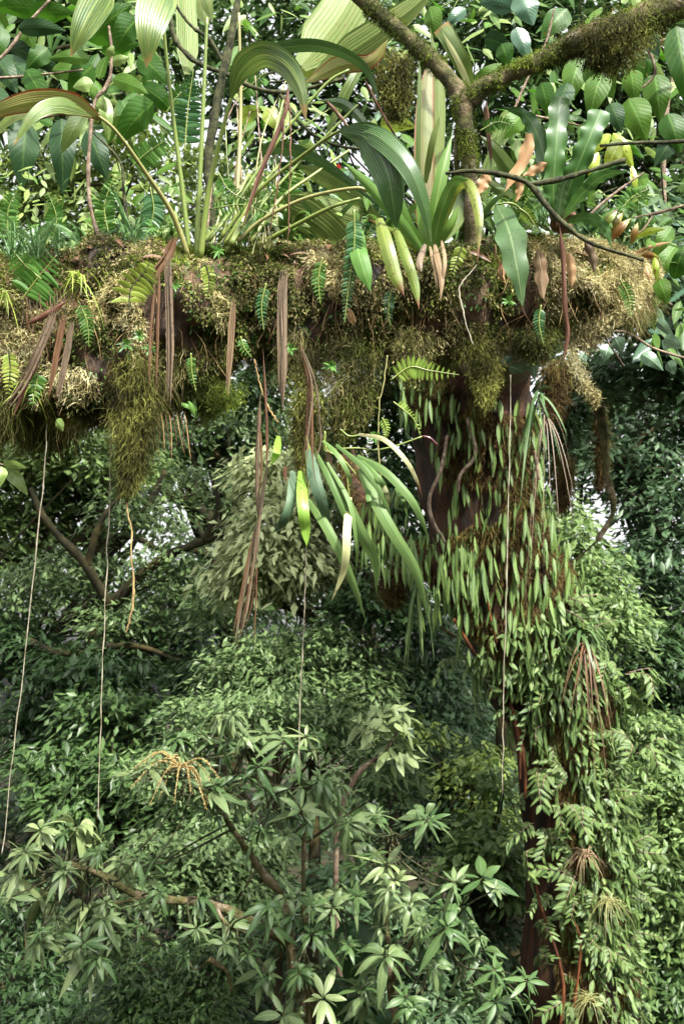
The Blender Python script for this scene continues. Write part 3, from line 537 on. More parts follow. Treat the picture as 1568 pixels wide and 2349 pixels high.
whorl_shrub('tall whorled-leaf shrub carrying a tan spider-like flower spray', [(665, 2420, 6.1), (660, 2100, 6.1), (600, 2000, 6.0), (525, 1890, 5.9)],
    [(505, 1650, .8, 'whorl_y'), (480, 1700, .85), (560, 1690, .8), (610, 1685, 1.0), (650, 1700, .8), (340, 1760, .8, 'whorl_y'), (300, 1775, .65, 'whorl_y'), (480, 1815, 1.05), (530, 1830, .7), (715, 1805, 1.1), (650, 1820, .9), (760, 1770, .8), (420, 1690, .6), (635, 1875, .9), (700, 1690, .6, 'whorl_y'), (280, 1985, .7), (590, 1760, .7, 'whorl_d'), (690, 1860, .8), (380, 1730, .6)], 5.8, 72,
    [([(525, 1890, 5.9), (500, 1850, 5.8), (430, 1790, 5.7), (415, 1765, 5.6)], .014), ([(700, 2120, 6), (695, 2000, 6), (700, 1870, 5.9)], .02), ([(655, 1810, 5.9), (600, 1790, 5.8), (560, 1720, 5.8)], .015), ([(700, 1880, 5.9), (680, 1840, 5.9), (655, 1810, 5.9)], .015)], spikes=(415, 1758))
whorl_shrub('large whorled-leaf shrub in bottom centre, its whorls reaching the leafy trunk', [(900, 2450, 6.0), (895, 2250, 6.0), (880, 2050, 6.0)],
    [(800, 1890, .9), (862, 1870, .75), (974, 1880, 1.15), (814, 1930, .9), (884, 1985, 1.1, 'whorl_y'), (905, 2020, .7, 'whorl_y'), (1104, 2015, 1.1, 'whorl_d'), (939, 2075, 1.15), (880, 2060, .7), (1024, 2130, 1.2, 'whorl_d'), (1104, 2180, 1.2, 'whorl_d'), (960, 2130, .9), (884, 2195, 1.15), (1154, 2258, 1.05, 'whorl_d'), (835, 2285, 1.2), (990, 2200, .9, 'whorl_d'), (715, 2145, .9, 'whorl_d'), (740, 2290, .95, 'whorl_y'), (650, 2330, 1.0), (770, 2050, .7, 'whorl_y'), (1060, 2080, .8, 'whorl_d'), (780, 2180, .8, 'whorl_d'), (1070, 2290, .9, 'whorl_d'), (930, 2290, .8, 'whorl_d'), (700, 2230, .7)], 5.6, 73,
    [([(895, 2250, 6), (960, 2140, 5.8), (1020, 2140, 5.7)], .018), ([(880, 2060, 6), (890, 1960, 5.9), (900, 1910, 5.9)], .015), ([(710, 2420, 5.8), (708, 2290, 5.7), (700, 2170, 5.7)], .012), ([(890, 2200, 6), (800, 2160, 5.9), (770, 2080, 5.8)], .014)])
# twig with round leaves
e = thing('sapling_branch', 'bare pale branch topped with bright round leaves above the bottom shrubs', 'branch', P(800, 1950, 6.2))
t = G(); tube(t, [P(790, 2450, 6.4), P(770, 1950, 6.3), P(812, 1790, 6.2), P(880, 1725, 6.2), P(918, 1665, 6.2)], [.02, .016, .016, .013, .007], 40, 7, .3, 2, 20); t.build('stem', M['twig'], e)
g = G(); foliage(g, [(895, 1650, 6.2, 45, 25, .15), (850, 1660, 6.2, 40, 20, .12), (905, 1720, 6.2, 30, 30, .1)], 22, 6, .10, .05, 81, cr=.1, S=4, K=3); g.build('foliage', M['whorl_y'], e)
# big philodendron leaves
def broadleaf(g, base, tip, w, d, drop=.1, K=7, S=24, seed=0, kind='ovate', tilt=0, fold=.1, arch=.15, mat=0):
    a = np.array(base, float); b = np.array(tip, float); m = (a + b) / 2; L = np.hypot(*(b - a)); 
    blade(g, [(a[0], a[1], d + S_(L, d) * .15), (m[0], m[1] - L * arch * .4, d - S_(L, d) * .05), (b[0], b[1], d + S_(L, d) * .05)], w, d, kind, K, fold, 0, .03, 2, tilt, 0, S, mat, seed)
e = thing('climbing_aroid', 'very dark heart-shaped aroid leaves at the bottom centre', 'plant', P(820, 2350, 5.7))
for k, (a, b, w_) in enumerate([((825, 2110), (800, 2265), 100), ((840, 2290), (825, 2420), 130), ((760, 2240), (775, 2330), 70)]):
    g = G(); broadleaf(g, a, b, w_, 5.75, seed=k); g.build('leaf', M['big_dark'], e)
t = G(); tube(t, [P(815, 2500, 5.9), P(830, 2300, 5.9), P(825, 2110, 5.85)], [.008, .008, .005], 16, 6); t.build('stem', M['petiole'], e)

# ------------------------------------------------------------------ the great tree: trunk, branch, limbs
TP = [(1350, 3500, 7.7), (1335, 2700, 7.6), (1325, 2349, 7.5), (1308, 2050, 7.5), (1300, 1800, 7.5), (1265, 1600, 7.5), (1195, 1430, 7.5), (1122, 1280, 7.5), (1092, 1100, 7.5), (1082, 930, 7.5), (1110, 800, 7.3)]
TR = [.62, .44, .39, .34, .34, .38, .44, .42, .40, .42, .36]
BP = [(-420, 840, 3.7), (-120, 795, 3.58), (0, 780, 3.52), (200, 788, 3.5), (400, 745, 3.5), (600, 690, 3.5), (800, 680, 3.5), (1000, 690, 3.5), (1200, 672, 3.52), (1380, 655, 3.58), (1480, 625, 3.72)]
BR = [.30, .285, .262, .275, .24, .172, .155, .16, .155, .115, .03]
TREE = thing('epiphyte_tree', 'leaning red-barked tree thick with hanging leaves, its mossy branch crossing the view', 'tree', P(*TP[0]))
t = G(); tube(t, [P(*q) for q in TP], TR, 160, 56, .16, 91, 2.5)
for k in range(5):                     # buttress-like strands running down the trunk
    off = [(-75, -60), (-40, -30), (-88, -30), (30, 0), (70, -20)][k]
    tube(t, [P(q[0] + off[0] * (1.0 + .1 * math.sin(i * 1.3 + k)), q[1], q[2] - .24 + abs(off[0]) * .0016) for i, q in enumerate(TP[:-2])], [.06, .045, .04, .05, .035, .04, .03], 90, 9, .3, 92 + k, 4)
t.build('trunk', M['trunk'], TREE)
t = G(); V = tubeV([P(*q) for q in BP], BR, 300, 90, .34, 95, 6.0); t.grid(V, True)
tube(t, [P(1110, 830, 7.35), P(1150, 800, 6.2), P(1200, 745, 4.9), P(1240, 700, 3.75)], [.22, .2, .17, .12], 40, 24, .2, 97, 3)
BRANCH = t.build('branch', M['bark'], TREE)
for ctrl, rad in (([(1092, 640, 3.5), (1082, 520, 3.45), (1078, 400, 3.42), (1068, 300, 3.4), (1060, 225, 3.4), (1015, 165, 3.42), (945, 95, 3.45), (860, 25, 3.5), (780, -40, 3.5)], [.034, .028, .027, .027, .034, .026, .025, .027, .03]),
                  ([(1062, 240, 3.4), (1110, 200, 3.38), (1180, 165, 3.36), (1260, 130, 3.34), (1350, 85, 3.32), (1460, 50, 3.3), (1580, -10, 3.3)], [.032, .028, .025, .028, .038, .048, .055]),
                  ([(1050, 440, 3.48), (1048, 400, 3.46), (1046, 330, 3.44), (1056, 250, 3.42)], [.01, .012, .01, .01])):
    t = G(); tube(t, [P(*q) for q in ctrl], rad, 90, 20, .22, int(ctrl[0][0]), 14); t.build('limb', M['limb'], TREE)
t = G(); tube(t, [P(1080, 1310, 7.3), P(1000, 1290, 7.4), P(900, 1240, 7.8), P(830, 1150, 8.4), P(790, 1050, 9.2)], [.15, .11, .08, .06, .04], 50, 18, .3, 5, 5); t.build('limb', M['trunk'], TREE)
t = G()
for c_, rr in (([(1275, 2420, 7.0), (1290, 2250, 7.0), (1240, 2080, 7.05), (1220, 1990, 7.1)], .012), ([(1040, 1420, 7.15), (1090, 1500, 7.15), (1160, 1590, 7.1)], .012), ([(1185, 1660, 7.15), (1200, 1740, 7.1), (1205, 1830, 7.1)], .016), ([(1170, 1610, 7.15), (1190, 1700, 7.1), (1192, 1790, 7.1)], .012), ([(1110, 1320, 7.05), (1125, 1420, 7.05), (1140, 1480, 7.05)], .008), ([(1300, 2420, 7.0), (1330, 2180, 7.0), (1310, 2100, 7.0)], .009)):
    g2 = G(); tube(g2, [P(*q) for q in c_], [rr, rr * .9, rr * .6], 24, 8, .3, 3, 8); g2.build('aerial_root', M['oroot'], TREE)
for c_ in ([(1225, 1035, 7.1), (1235, 1100, 7.1)], [(1025, 1000, 7), (1010, 1080, 6.95), (985, 1140, 6.95), (990, 1190, 6.95), (1020, 1245, 6.95)], [(1070, 960, 7), (1090, 1040, 7), (1055, 1090, 7), (1050, 1130, 7)]):
    g2 = G(); tube(g2, [P(*q) for q in c_], [.012, .014, .01], 24, 7, .2, 3, 8); g2.build('aerial_root', M['root'] if False else M['twig'], TREE)

# moss on the branch ------------------------------------------------------------
def surf(pathpx, rad, n, rng, t0=0.0, t1=1.0, a0=0, a1=2 * math.pi, rough=.34, seed=95, nsc=6.0, lift=0.0):
    C = spline([P(*q) for q in pathpx], 400); rr = np.interp(np.linspace(0, 1, 400), np.linspace(0, 1, len(rad)), rad)
    T = nz(np.gradient(C, axis=0)); t = rng.uniform(t0, t1, n); i = (t * 399).astype(int)
    c = C[i]; tt = T[i]; a = rng.uniform(a0, a1, n)
    F = nz(np.cross(tt, UP)); F = np.where((F * (CAM - c)).sum(1, keepdims=True) < 0, -F, F); U2 = nz(np.cross(F, tt)); U2 = np.where(U2[:, 2:3] < 0, -U2, U2)
    D = F * np.cos(a)[:, None] + U2 * np.sin(a)[:, None]       # a=0 faces the camera, 90 deg is up
    q = c + D * rr[i][:, None]; k = (1 + rough * (2 * vnoise(q, nsc, seed) - 1) + rough * .5 * (2 * vnoise(q, nsc * 2.7, seed + 1) - 1))
    return c + D * (rr[i] * k + lift)[:, None], D, t
def strands(g, p, dirs, L, W, rng, grav=.6, curl=.35, S=4):
    n = len(p); V = np.zeros((n, S, 3)); V[:, 0] = p; d = nz(dirs); st = np.broadcast_to(L, (n,)) / (S - 1)
    for k in range(1, S):
        d = nz(d + np.array([0, 0, -grav]) / (S - 1) * 1.6 + rng.normal(0, curl, (n, 3))); V[:, k] = V[:, k - 1] + d * st[:, None]
    sd = nz(np.cross(d, rng.normal(size=(n, 3)) + np.array([0, 1.0, 0]))); wv = np.broadcast_to(W, (n,))[:, None] * np.linspace(1, .25, S)[None]
    g.grid(np.stack([V - sd[:, None] * wv[..., None] / 2, V + sd[:, None] * wv[..., None] / 2], 2))
r = np.random.RandomState(101)
def mossmask(p, sc, seed, lo): return vnoise(p, sc, seed) > lo
g = G(); p, D, t_ = surf(BP, BR, 95000, r, .12, 1.0, -1.9, 1.75, lift=-.004)
k = (vnoise(p, 7, 7) * .6 + vnoise(p, 18, 8) * .4) > .41; k |= t_ > .84; p, D, t_ = p[k], D[k], t_[k]; n = len(p)
strands(g, p, D * .8 + r.normal(0, .35, (n, 3)) + UP * np.where(D[:, 2:3] > .5, .5, 0), r.uniform(.008, .036, n) * (.5 + 1.1 * vnoise(p, 6, 12)), r.uniform(.0018, .0045, n), r, grav=.8, curl=.75)
p, D, t_ = surf(BP, BR, 70000, r, .12, 1.0, -1.7, 1.75, lift=.002)
k = (vnoise(p, 7, 7) * .6 + vnoise(p, 18, 8) * .4) > .38; p, D = p[k], D[k]; n = len(p)      # leafy liverwort flecks
hgt = r.uniform(0, 1, (n, 1)) ** 2 * .03 * (vnoise(p, 14, 33)[:, None] * 1.6)
g.grid(leavesV(p + D * hgt - UP * hgt * .6, D * .5 - UP * .6 + r.normal(0, .7, (n, 3)), D + r.normal(0, .6, (n, 3)), r.uniform(.006, .018, n), r.uniform(.004, .009, n), 3, 2, 0, .2))
o = g.build('moss', M['moss']); tag(o, 'matted tan and olive moss coating the thick branch', None, kind='stuff')
g = G(); p, D, t_ = surf(BP, BR, 34000, r, .12, .98, .35, 1.9, lift=0)
k = vnoise(p, 7, 27) > .42; p, D = p[k], D[k]; n = len(p)
strands(g, p, D + UP * .5 + r.normal(0, .4, (n, 3)), r.uniform(.01, .032, n), r.uniform(.0018, .004, n), r, grav=.35, curl=.4)
o = g.build('green_moss', M['moss_green']); tag(o, 'fresh olive green moss cushions along the branch top', None, kind='stuff')
g = G()                                                     # short leafy sprigs in the moss
p, D, t_ = surf(BP, BR, 9000, r, .12, 1.0, -1.5, 1.6, lift=.004); k = vnoise(p, 5, 31) > .5; p, D = p[k], D[k]; n = len(p)
g.grid(leavesV(p, D * .6 + r.normal(0, .6, (n, 3)) - UP * .3, D + r.normal(0, .4, (n, 3)), r.uniform(.008, .022, n), r.uniform(.004, .009, n), 3, 3))
o = g.build('creeping_herb', M['fern']); tag(o, 'tiny green creeping herb leaves scattered in the moss', None, kind='stuff')
g = G(); p, D, t_ = surf(BP, BR, 52000, r, .12, .99, -2.3, -.8, lift=-.01)      # ragged fringe below
q_ = vnoise(p, 11, 51); k = q_ > .5; p, D, q_ = p[k], D[k], q_[k]; n = len(p)
strands(g, p, D * .3 - UP + r.normal(0, .3, (n, 3)), (q_ - .40) * r.uniform(.1, .5, n), r.uniform(.0014, .003, n), r, grav=1.4, curl=.4, S=6)
o = g.build('moss_fringe', M['moss']); tag(o, 'ragged moss fringe dangling from the underside of the branch', None, kind='stuff')
# tan feathery mat near the branch end and at left
g = G(); 
for (t0, t1, a0, a1, n, seed, lo) in ((.8, 1.0, -1.4, 1.0, 30000, 3, .25), (.2, .38, -.9, .4, 12000, 4, .45), (.45, .62, -.6, .6, 6000, 6, .55), (.13, .2, -1.2, .2, 4000, 8, .5)):
    p, D, t_ = surf(BP, BR, n, r, t0, t1, a0, a1, lift=.012); k = vnoise(p, 8, seed + 40) > lo; p, D = p[k], D[k]; n = len(p)
    strands(g, p, D + r.normal(0, .5, (n, 3)) - UP * .2, r.uniform(.015, .05, n), r.uniform(.0022, .005, n), r, grav=.6, curl=.55, S=5)
o = g.build('feather_moss', M['moss_tan']); tag(o, 'buff feathery moss, densest near the branch tip', None, kind='stuff')

def tassel(label, ctrl, w0, w1, n, mat, seed, L=.05, d=3.25, grav=1.2, group=None):
    r = np.random.RandomState(seed); C = spline(pts3(ctrl, d), 60); t = r.uniform(0, 1, n) ** .8; i = (t * 59).astype(int)
    rad = S_(np.interp(t, np.linspace(0, 1, len(w0)), w0), d) * (.35 + 1.25 * vnoise(C[i] + r.normal(0, .03, (n, 3)), 18, seed)); a = r.uniform(0, 6.283, n); q = r.uniform(0, 1, n) ** .5
    off = np.stack([np.cos(a) * q * rad, np.sin(a) * q * rad * .6, r.normal(0, .01, n)], -1)
    g = G(); strands(g, C[i] + off, off * 8 + r.normal(0, .35, (n, 3)) - UP * .4, r.uniform(.3, 1.1, n) * L, r.uniform(.0012, .003, n) * (d / 3.3), r, grav=grav, curl=w1, S=5)
    k = r.randint(0, n, n // 3); q = (C[i] + off * 1.1)[k] - UP * r.uniform(0, L * .8, (len(k), 1)); m_ = len(k)
    sc_ = d / 3.3; g.grid(leavesV(q, r.normal(0, .8, (m_, 3)) - UP * .6, r.normal(size=(m_, 3)) + [0, -.6, .3], r.uniform(.006, .016, m_) * sc_, r.uniform(.003, .008, m_) * sc_, 3, 2))
    o = g.build('hanging_moss', M[mat], org=C[0]); tag(o, label, 'moss', group); return o
tassel('long dark moss tassel hanging at left with a root dangling from it', [(300, 820), (305, 950), (305, 1050), (290, 1110)], [50, 54, 44, 30, 8], .45, 5600, 'moss_dark', 1, .062, 3.22)
tassel('lumpy brown moss clump where the strap-leaved plant hangs', [(700, 800), (705, 950), (690, 1060)], [34, 40, 42, 22, 7], .45, 4200, 'moss_dark', 2, .055, 3.3)
tassel('broad olive moss skirt right of the strap-leaved plant clump', [(800, 780), (805, 900), (790, 985)], [72, 62, 46, 18], .6, 6000, 'moss', 3, .055, 3.35)
tassel('ragged moss beard below the white root', [(1105, 770), (1110, 860), (1115, 915)], [46, 40, 26, 8], .6, 3000, 'moss_dark', 4, .045, 3.3)
tassel('thin golden moss streamer hanging from the branch tip', [(1310, 800), (1335, 865), (1368, 915)], [16, 13, 11, 7], .8, 700, 'moss_tan', 5, .04, 3.3)
tassel('low moss fringe left of the ragged beard', [(960, 760), (950, 820), (940, 860)], [60, 40, 16], .7, 3000, 'moss', 6, .045, 3.35)
tassel('green moss cushion piled around the foot of the palm stalks', [(400, 578), (470, 572), (560, 575), (650, 580)], [14, 26, 26, 24, 12], .7, 5200, 'moss_green', 21, .03, 3.42, grav=.3)
tassel('olive moss cushion on the branch top below the dark arching leaves', [(760, 575), (860, 572), (960, 580), (1060, 572)], [12, 22, 24, 18, 12], .7, 4200, 'moss_green', 22, .03, 3.42, grav=.3)
tassel('small moss fringe between branch and glaucous leaves', [(1220, 760), (1230, 810)], [60, 50, 24], .7, 2600, 'moss', 7, .045, 3.38)
tassel('yellow moss bulge on the right end of the branch', [(1400, 650), (1370, 720), (1320, 790)], [60, 62, 50, 26], .8, 5200, 'moss_tan', 8, .045, 3.45)
tassel('dark moss beard hanging under the upper right limb', [(1410, 60), (1400, 100), (1390, 150)], [120, 100, 70, 30], .6, 4200, 'moss_dark', 9, .05, 3.3)
tassel('brown moss clump hanging beside the pink streaked leaf', [(900, 120), (905, 190), (905, 260)], [40, 40, 34, 20], .5, 3200, 'moss_dark', 10, .05, 3.8)
tassel('moss hanging under the left end of the branch', [(180, 900), (190, 960)], [130, 90, 50], .6, 4500, 'moss', 11, .045, 3.4)
tassel('green moss fringe under the branch beside the drooping rootlets', [(470, 880), (480, 930)], [90, 70, 40], .6, 2600, 'moss_green', 12, .05, 3.4)
# moss on limbs
g = G()
for ctrl, rad, n in (([(1085, 560, 3.48), (1078, 400, 3.42), (1068, 300, 3.4), (1060, 225, 3.4), (1015, 165, 3.42), (945, 95, 3.45), (860, 25, 3.5), (780, -40, 3.5)], [.028, .027, .027, .03, .025, .024, .027, .03], 9000),
                     ([(1062, 240, 3.4), (1110, 200, 3.38), (1180, 165, 3.36), (1260, 130, 3.34), (1350, 85, 3.32), (1460, 50, 3.3), (1580, -10, 3.3)], [.03, .027, .025, .028, .038, .048, .055], 12000)):
    p, D, t_ = surf(ctrl, rad, n, r, 0, 1, 0, 6.28, rough=.1); k = (vnoise(p, 16, 5) > .45) | ((t_ > .5) & (len(rad) == 7)); p, D = p[k], D[k]; m_ = len(p)
    strands(g, p, D + r.normal(0, .5, (m_, 3)), r.uniform(.008, .026, m_), r.uniform(.0015, .003, m_), r, grav=.5, curl=.5)
o = g.build('limb_moss', M['moss_green']); tag(o, 'green moss coating the forked limb', None, kind='stuff')
# moss on the trunk and its left limb
g = G()
p, D, t_ = surf(TP, TR, 80000, r, .2, .97, -1.5, 1.5, rough=.16, seed=91, nsc=2.5, lift=0)
C_ = spline([P(*q) for q in TP], 400)
k = vnoise(p, 3.0, 66) > .4; p, D = p[k], D[k]; n = len(p)
strands(g, p, D + r.normal(0, .4, (n, 3)), r.uniform(.03, .1, n), r.uniform(.004, .01, n), r, grav=1.2, curl=.4)
p, D, t_ = surf([(1080, 1310, 7.3), (1000, 1290, 7.4), (900, 1240, 7.8), (830, 1150, 8.4), (790, 1050, 9.2)], [.15, .11, .08, .06, .04], 6000, r); n = len(p)
strands(g, p, D + r.normal(0, .4, (n, 3)), r.uniform(.03, .09, n), r.uniform(.005, .012, n), r, grav=1.5, curl=.6, S=5)
o = g.build('trunk_moss', M['moss_far']); tag(o, 'brown shaggy moss in patches on the leafy trunk', None, kind='stuff')
for i, (x, y, d_, w_, h_) in enumerate([(1375, 1010, 9, 14, 100), (1290, 1100, 9, 22, 60), (900, 1330, 7.6, 40, 40), (1270, 880, 7.4, 34, 60)]):
    lab = ['long thin moss rope right of the leafy trunk', 'brown moss blob between trunk and moss rope', 'moss curtain under the left limb of the leafy trunk', 'orange brown moss knob at the top of the leafy trunk'][i]
    tassel(lab, [(x, y - h_), (x + 3, y), (x, y + h_)], [w_, w_, w_ * .8, w_ * .4], .5, 1500, 'moss_far', 30 + i, .14, d_)
for ctrl, lab, d_, rr in (([(1320, 850), (1375, 950), (1390, 1080), (1405, 1170), (1370, 1240)], 'looping mossy liana right of the leafy trunk', 8.5, .035), ([(1215, 1260), (1290, 1300), (1370, 1240)], 'thin liana sagging across the right background', 8.6, .012)):
    g = G(); tube(g, pts3(ctrl, d_), [rr, rr * .8, rr * .6], 50, 8, .4, 4, 8); o = g.build('liana', M['limb'], org=pts3(ctrl, d_)[0]); tag(o, lab, 'liana')

# climbing strap-leaf plants on the trunk: each a small thing of its own
def epi_mesh(seed, n, L, W, mat, spread=.09):
    r = np.random.RandomState(seed); g = G(); pos = np.stack([r.uniform(-spread, spread, n), r.uniform(-.03, .0, n), r.uniform(-.12, .14, n)], -1)
    dr = np.stack([r.normal(0, .13, n), r.uniform(-.35, -.05, n), -np.ones(n)], -1); nr = np.array([0, -1, .3]) + r.normal(0, .45, (n, 3))
    k = r.uniform(.6, 1.15, n); g.grid(leavesV(pos, dr, nr, L * k, W * k, 7, 3, .14, .0, 'lance')); return g.mesh('hanging_leaves', M[mat])
EP = [epi_mesh(200 + i, [8, 7, 9, 6, 8][i], [.18, .15, .21, .17, .14][i], .03, 'epi') for i in range(5)]
r = np.random.RandomState(222); cnt = 0
Cc = spline([P(*q) for q in TP], 400); pyv = np.interp(np.linspace(0, 1, 400), np.linspace(0, 1, len(TP)), [q[1] for q in TP])
pool, Dp, tp_ = surf(TP, TR, 6000, r, .28, .95, -1.45, 1.45, rough=.16, seed=91, nsc=2.5, lift=.02)
used = []
yy = np.interp(tp_, np.linspace(0, 1, len(TP)), [q[1] for q in TP])
ang = np.sign((Dp @ np.array(R3[:, 0])))*np.arccos(np.clip(-(Dp[:, 1]), -1, 1))
for i in range(len(pool)):
    y = yy[i]; want = 1.0 if 900 < y < 1780 else (.5 if y < 1000 else (.7 if y < 2050 else .5))
    if y > 1980 and ang[i] < -.5: continue
    if r.uniform() > want: continue
    if any(np.linalg.norm(pool[i] - q) < .13 for q in used): continue
    used.append(pool[i])
    if len(used) >= 235: break
LP = spline([P(1080, 1310, 7.0), P(1000, 1290, 7.1), P(900, 1240, 7.5), P(850, 1170, 8.0)], 26)
used += [q + r.normal(0, .06, 3) + np.array([0, -.12, r.uniform(-.2, .1)]) for q in LP]
for p in used:
    o = bpy.data.objects.new('hanging_strap_fern', EP[r.randint(5)]); COL.objects.link(o); o.location = p; o.rotation_euler = (r.uniform(-.1, .2), 0, r.uniform(-.5, .5)); s = r.uniform(.8, 1.15); o.scale = (s, s, s)
    c2 = np.array(p) - CAM; c2 = R3.T @ c2; ppy = 1174.5 - c2[1] / -c2[2] * 2349; ppx = 784 + c2[0] / -c2[2] * 2349
    if ppx < 985 and ppy < 1400: lb = 'tuft of strap leaves hanging from the left limb of the leaning trunk'
    elif ppy < 1080: lb = 'tuft of strap leaves on the dark top of the leaning trunk, just under the branch'
    elif ppy < 1400: lb = 'tuft of strap leaves on the upright stretch of the leaning trunk above its bend'
    elif ppy < 1650: lb = 'tuft of strap leaves on the bend of the leaning trunk'
    elif ppy < 1950: lb = 'tuft of strap leaves on the leaning trunk just below its bend'
    else: lb = 'tuft of strap leaves low on the leaning trunk near the grassy tufts'
    tag(o, lb, 'climbing fern', 'strap-leaved climbers covering the leaning trunk')
# leafy climbers with opposite leaves, on trunk flanks and lower trunk
def climb_mesh(seed, n, L, W, mat):
    r = np.random.RandomState(seed); g = G(); st = []
    for k in range(3):
        b = np.array([r.uniform(-.08, .08), 0, .05]); e_ = b + np.array([r.uniform(-.25, .25), r.uniform(-.25, -.1), r.uniform(-.25, .02)]); C = spline([b, (b + e_) / 2 + [0, -.05, .07], e_], 8)
        tube(g, [b, (b + e_) / 2 + [0, -.05, .07], e_], [.004, .003, .002], 8, 5, mat=1)
        T = nz(np.gradient(C, axis=0)); sd = nz(np.cross(T, UP))
        for s in (-1, 1): g.grid(leavesV(C[1:], (T * .5 + sd * s)[1:] + r.normal(0, .2, (7, 3)) - UP * .3, UP + r.normal(0, .3, (7, 3)) + [0, -.7, 0], L * r.uniform(.7, 1.2, 7), W, 6, 3, .1, .3, 'lance'))
    return g.mesh('leafy_climber', [M[mat], M['twig']])
CL = [climb_mesh(300 + i, 0, .085, .034, 'epi2') for i in range(3)] + [climb_mesh(303, 0, .06, .034, 'epi2')]
pts = [(1215, 1830), (1225, 1900), (1220, 2010), (1260, 2120), (1250, 2200), (1275, 2290), (1290, 2060), (1310, 2010), (1275, 1930), (1365, 2130), (1110, 1590), (1075, 1520), (1180, 1650), (1130, 1560), (1230, 1720), (1290, 1780), (1260, 1870), (1230, 1960), (1350, 1900), (1390, 1780), (1420, 1700), (1400, 1600), (1370, 1520), (1330, 1440), (1300, 1390), (1280, 1660), (1340, 1690), (1240, 2060), (1300, 2140), (1350, 2040), (1410, 2080), (1430, 1980), (1380, 2200), (1290, 2240), (1340, 2310), (1420, 2250), (1400, 1860), (1450, 2150), (1300, 1960), (1370, 1980), (1440, 1560), (1470, 1740), (1200, 1590), (1330, 2100), (1400, 2320), (1250, 1780), (1320, 1860), (1385, 1930), (1430, 2060), (1350, 2170), (1440, 2300)]
for i, q in enumerate(pts):
    o = bpy.data.objects.new('leafy_climber', CL[r.randint(4)]); COL.objects.link(o); o.location = P(q[0] + r.uniform(-8, 8), q[1], 7.06 + .3 * abs(q[0] - (1265 if q[1] < 1700 else 1310)) / 150)
    o.rotation_euler = (r.uniform(-.5, .5), r.uniform(-1.3, 1.3), r.uniform(-1.1, 1.1)); s = r.uniform(.55, 1.0); o.scale = (s,) * 3
    lb = 'paired-leaf sprig ' + ('at the bend of the leaning trunk' if q[1] < 1600 else 'below the bend of the leaning trunk' if q[1] < 1850 else 'on the mossy lower trunk above the grassy tufts' if q[1] < 2050 else 'at the foot of the visible leaning trunk') + (', right flank' if q[0] > 1370 else ', left or middle')
    tag(o, lb, 'climber', 'leafy climbers on the lower trunk')
r = np.random.RandomState(555); g = G(); p, D, t_ = surf(TP, TR, 3600, r, .15, .62, -1.5, 1.5, rough=.16, seed=91, nsc=2.5, lift=.03)
k = (vnoise(p, 2.6, 71) + .25 * (D[:, 0] > 0)) > .52; p, D = p[k], D[k]; n = len(p); h = n // 2
for mt, a_, b_ in (('epi2', 0, h), ('c_bright', h, n)):
    m_ = b_ - a_; g.grid(leavesV(p[a_:b_] + D[a_:b_] * r.uniform(0, .08, (m_, 1)), D[a_:b_] * .6 - UP * r.uniform(0, 1.4, (m_, 1)) + r.normal(0, .5, (m_, 3)), D[a_:b_] + UP * .5 + r.normal(0, .4, (m_, 3)), r.uniform(.04, .1, m_), r.uniform(.018, .04, m_), 6, 3, .1, .3, 'lance'), False, 0 if mt == 'epi2' else 1)
o = g.build('trunk_foliage', [M['epi2'], M['c_bright']]); tag(o, 'mixed small leaves crowding the sides of the leaning trunk', None, kind='stuff')
def tuft(name, label, cat, c, n, L, W, mat, seed, d=7, droop=1.3, up=.6, spread=1.0, group=None, S=7, kind='taper', dirn=None):
    r = np.random.RandomState(seed); p = P(c[0], c[1], d); th = r.uniform(0, 6.283, n); dr = np.stack([np.cos(th) * spread, np.sin(th) * spread * .7 - .3, np.full(n, up) + r.normal(0, .3, n)], -1)
    g = G(); Ls = L * r.uniform(.6, 1.15, n); g.grid(leavesV(p + r.normal(0, .012, (n, 3)), dr, UP + r.normal(0, .3, (n, 3)) + [0, -.4, 0], Ls, W, S, 3, .1, droop * r.uniform(.5, 1.3, n), kind))
    o = g.build(name, M[mat], org=p); tag(o, label, cat, group); return o
tuft('grass_tuft', 'drooping dry grassy tuft on the lower right side of the trunk', 'grass tuft', (1395, 2070), 60, .24, .006, 'grass_dry', 1, 7.0)
tuft('grass_tuft', 'lowest drooping grassy tuft at the foot of the visible trunk', 'grass tuft', (1350, 2290), 60, .22, .006, 'grass_dry', 2, 6.95)
tuft('grass_tuft', 'small brownish grassy tuft above the other two on the trunk', 'grass tuft', (1340, 1960), 60, .2, .008, 'dead_pale', 3, 7.0)
tuft('bromeliad', 'dark bromeliad with dead brown leaves on the trunk bend', 'bromeliad', (1330, 1450), 20, .26, .026, 'whorl_d', 4, 7.0, 1.0, .7, kind='strap')
tuft('dead_frond_cluster', 'brown dead leaves hanging below the trunk bromeliad', 'dead leaves', (1340, 1480), 14, .32, .014, 'dead_red', 5, 6.95, 2.0, -.3, .25)
tuft('long_leaved_fern', 'long pale green strap leaves drooping at the top of the leafy trunk', 'fern', (1235, 900), 12, .3, .02, 'whorl_d', 6, 7.0, 1.6, -.5, .35, kind='strap')
tuft('dead_frond_cluster', 'thin brown dead leaves beside the long strap leaves at the trunk top', 'dead leaves', (1255, 960), 9, .36, .009, 'dead', 7, 6.95, 2.0, -.4, .25)
tuft('long_leaved_fern', 'small drooping strap leaves under the trunk limb on its left', 'fern', (955, 1330), 9, .24, .026, 'epi2', 8, 7.2, 2.0, -.4, .25, kind='strap')

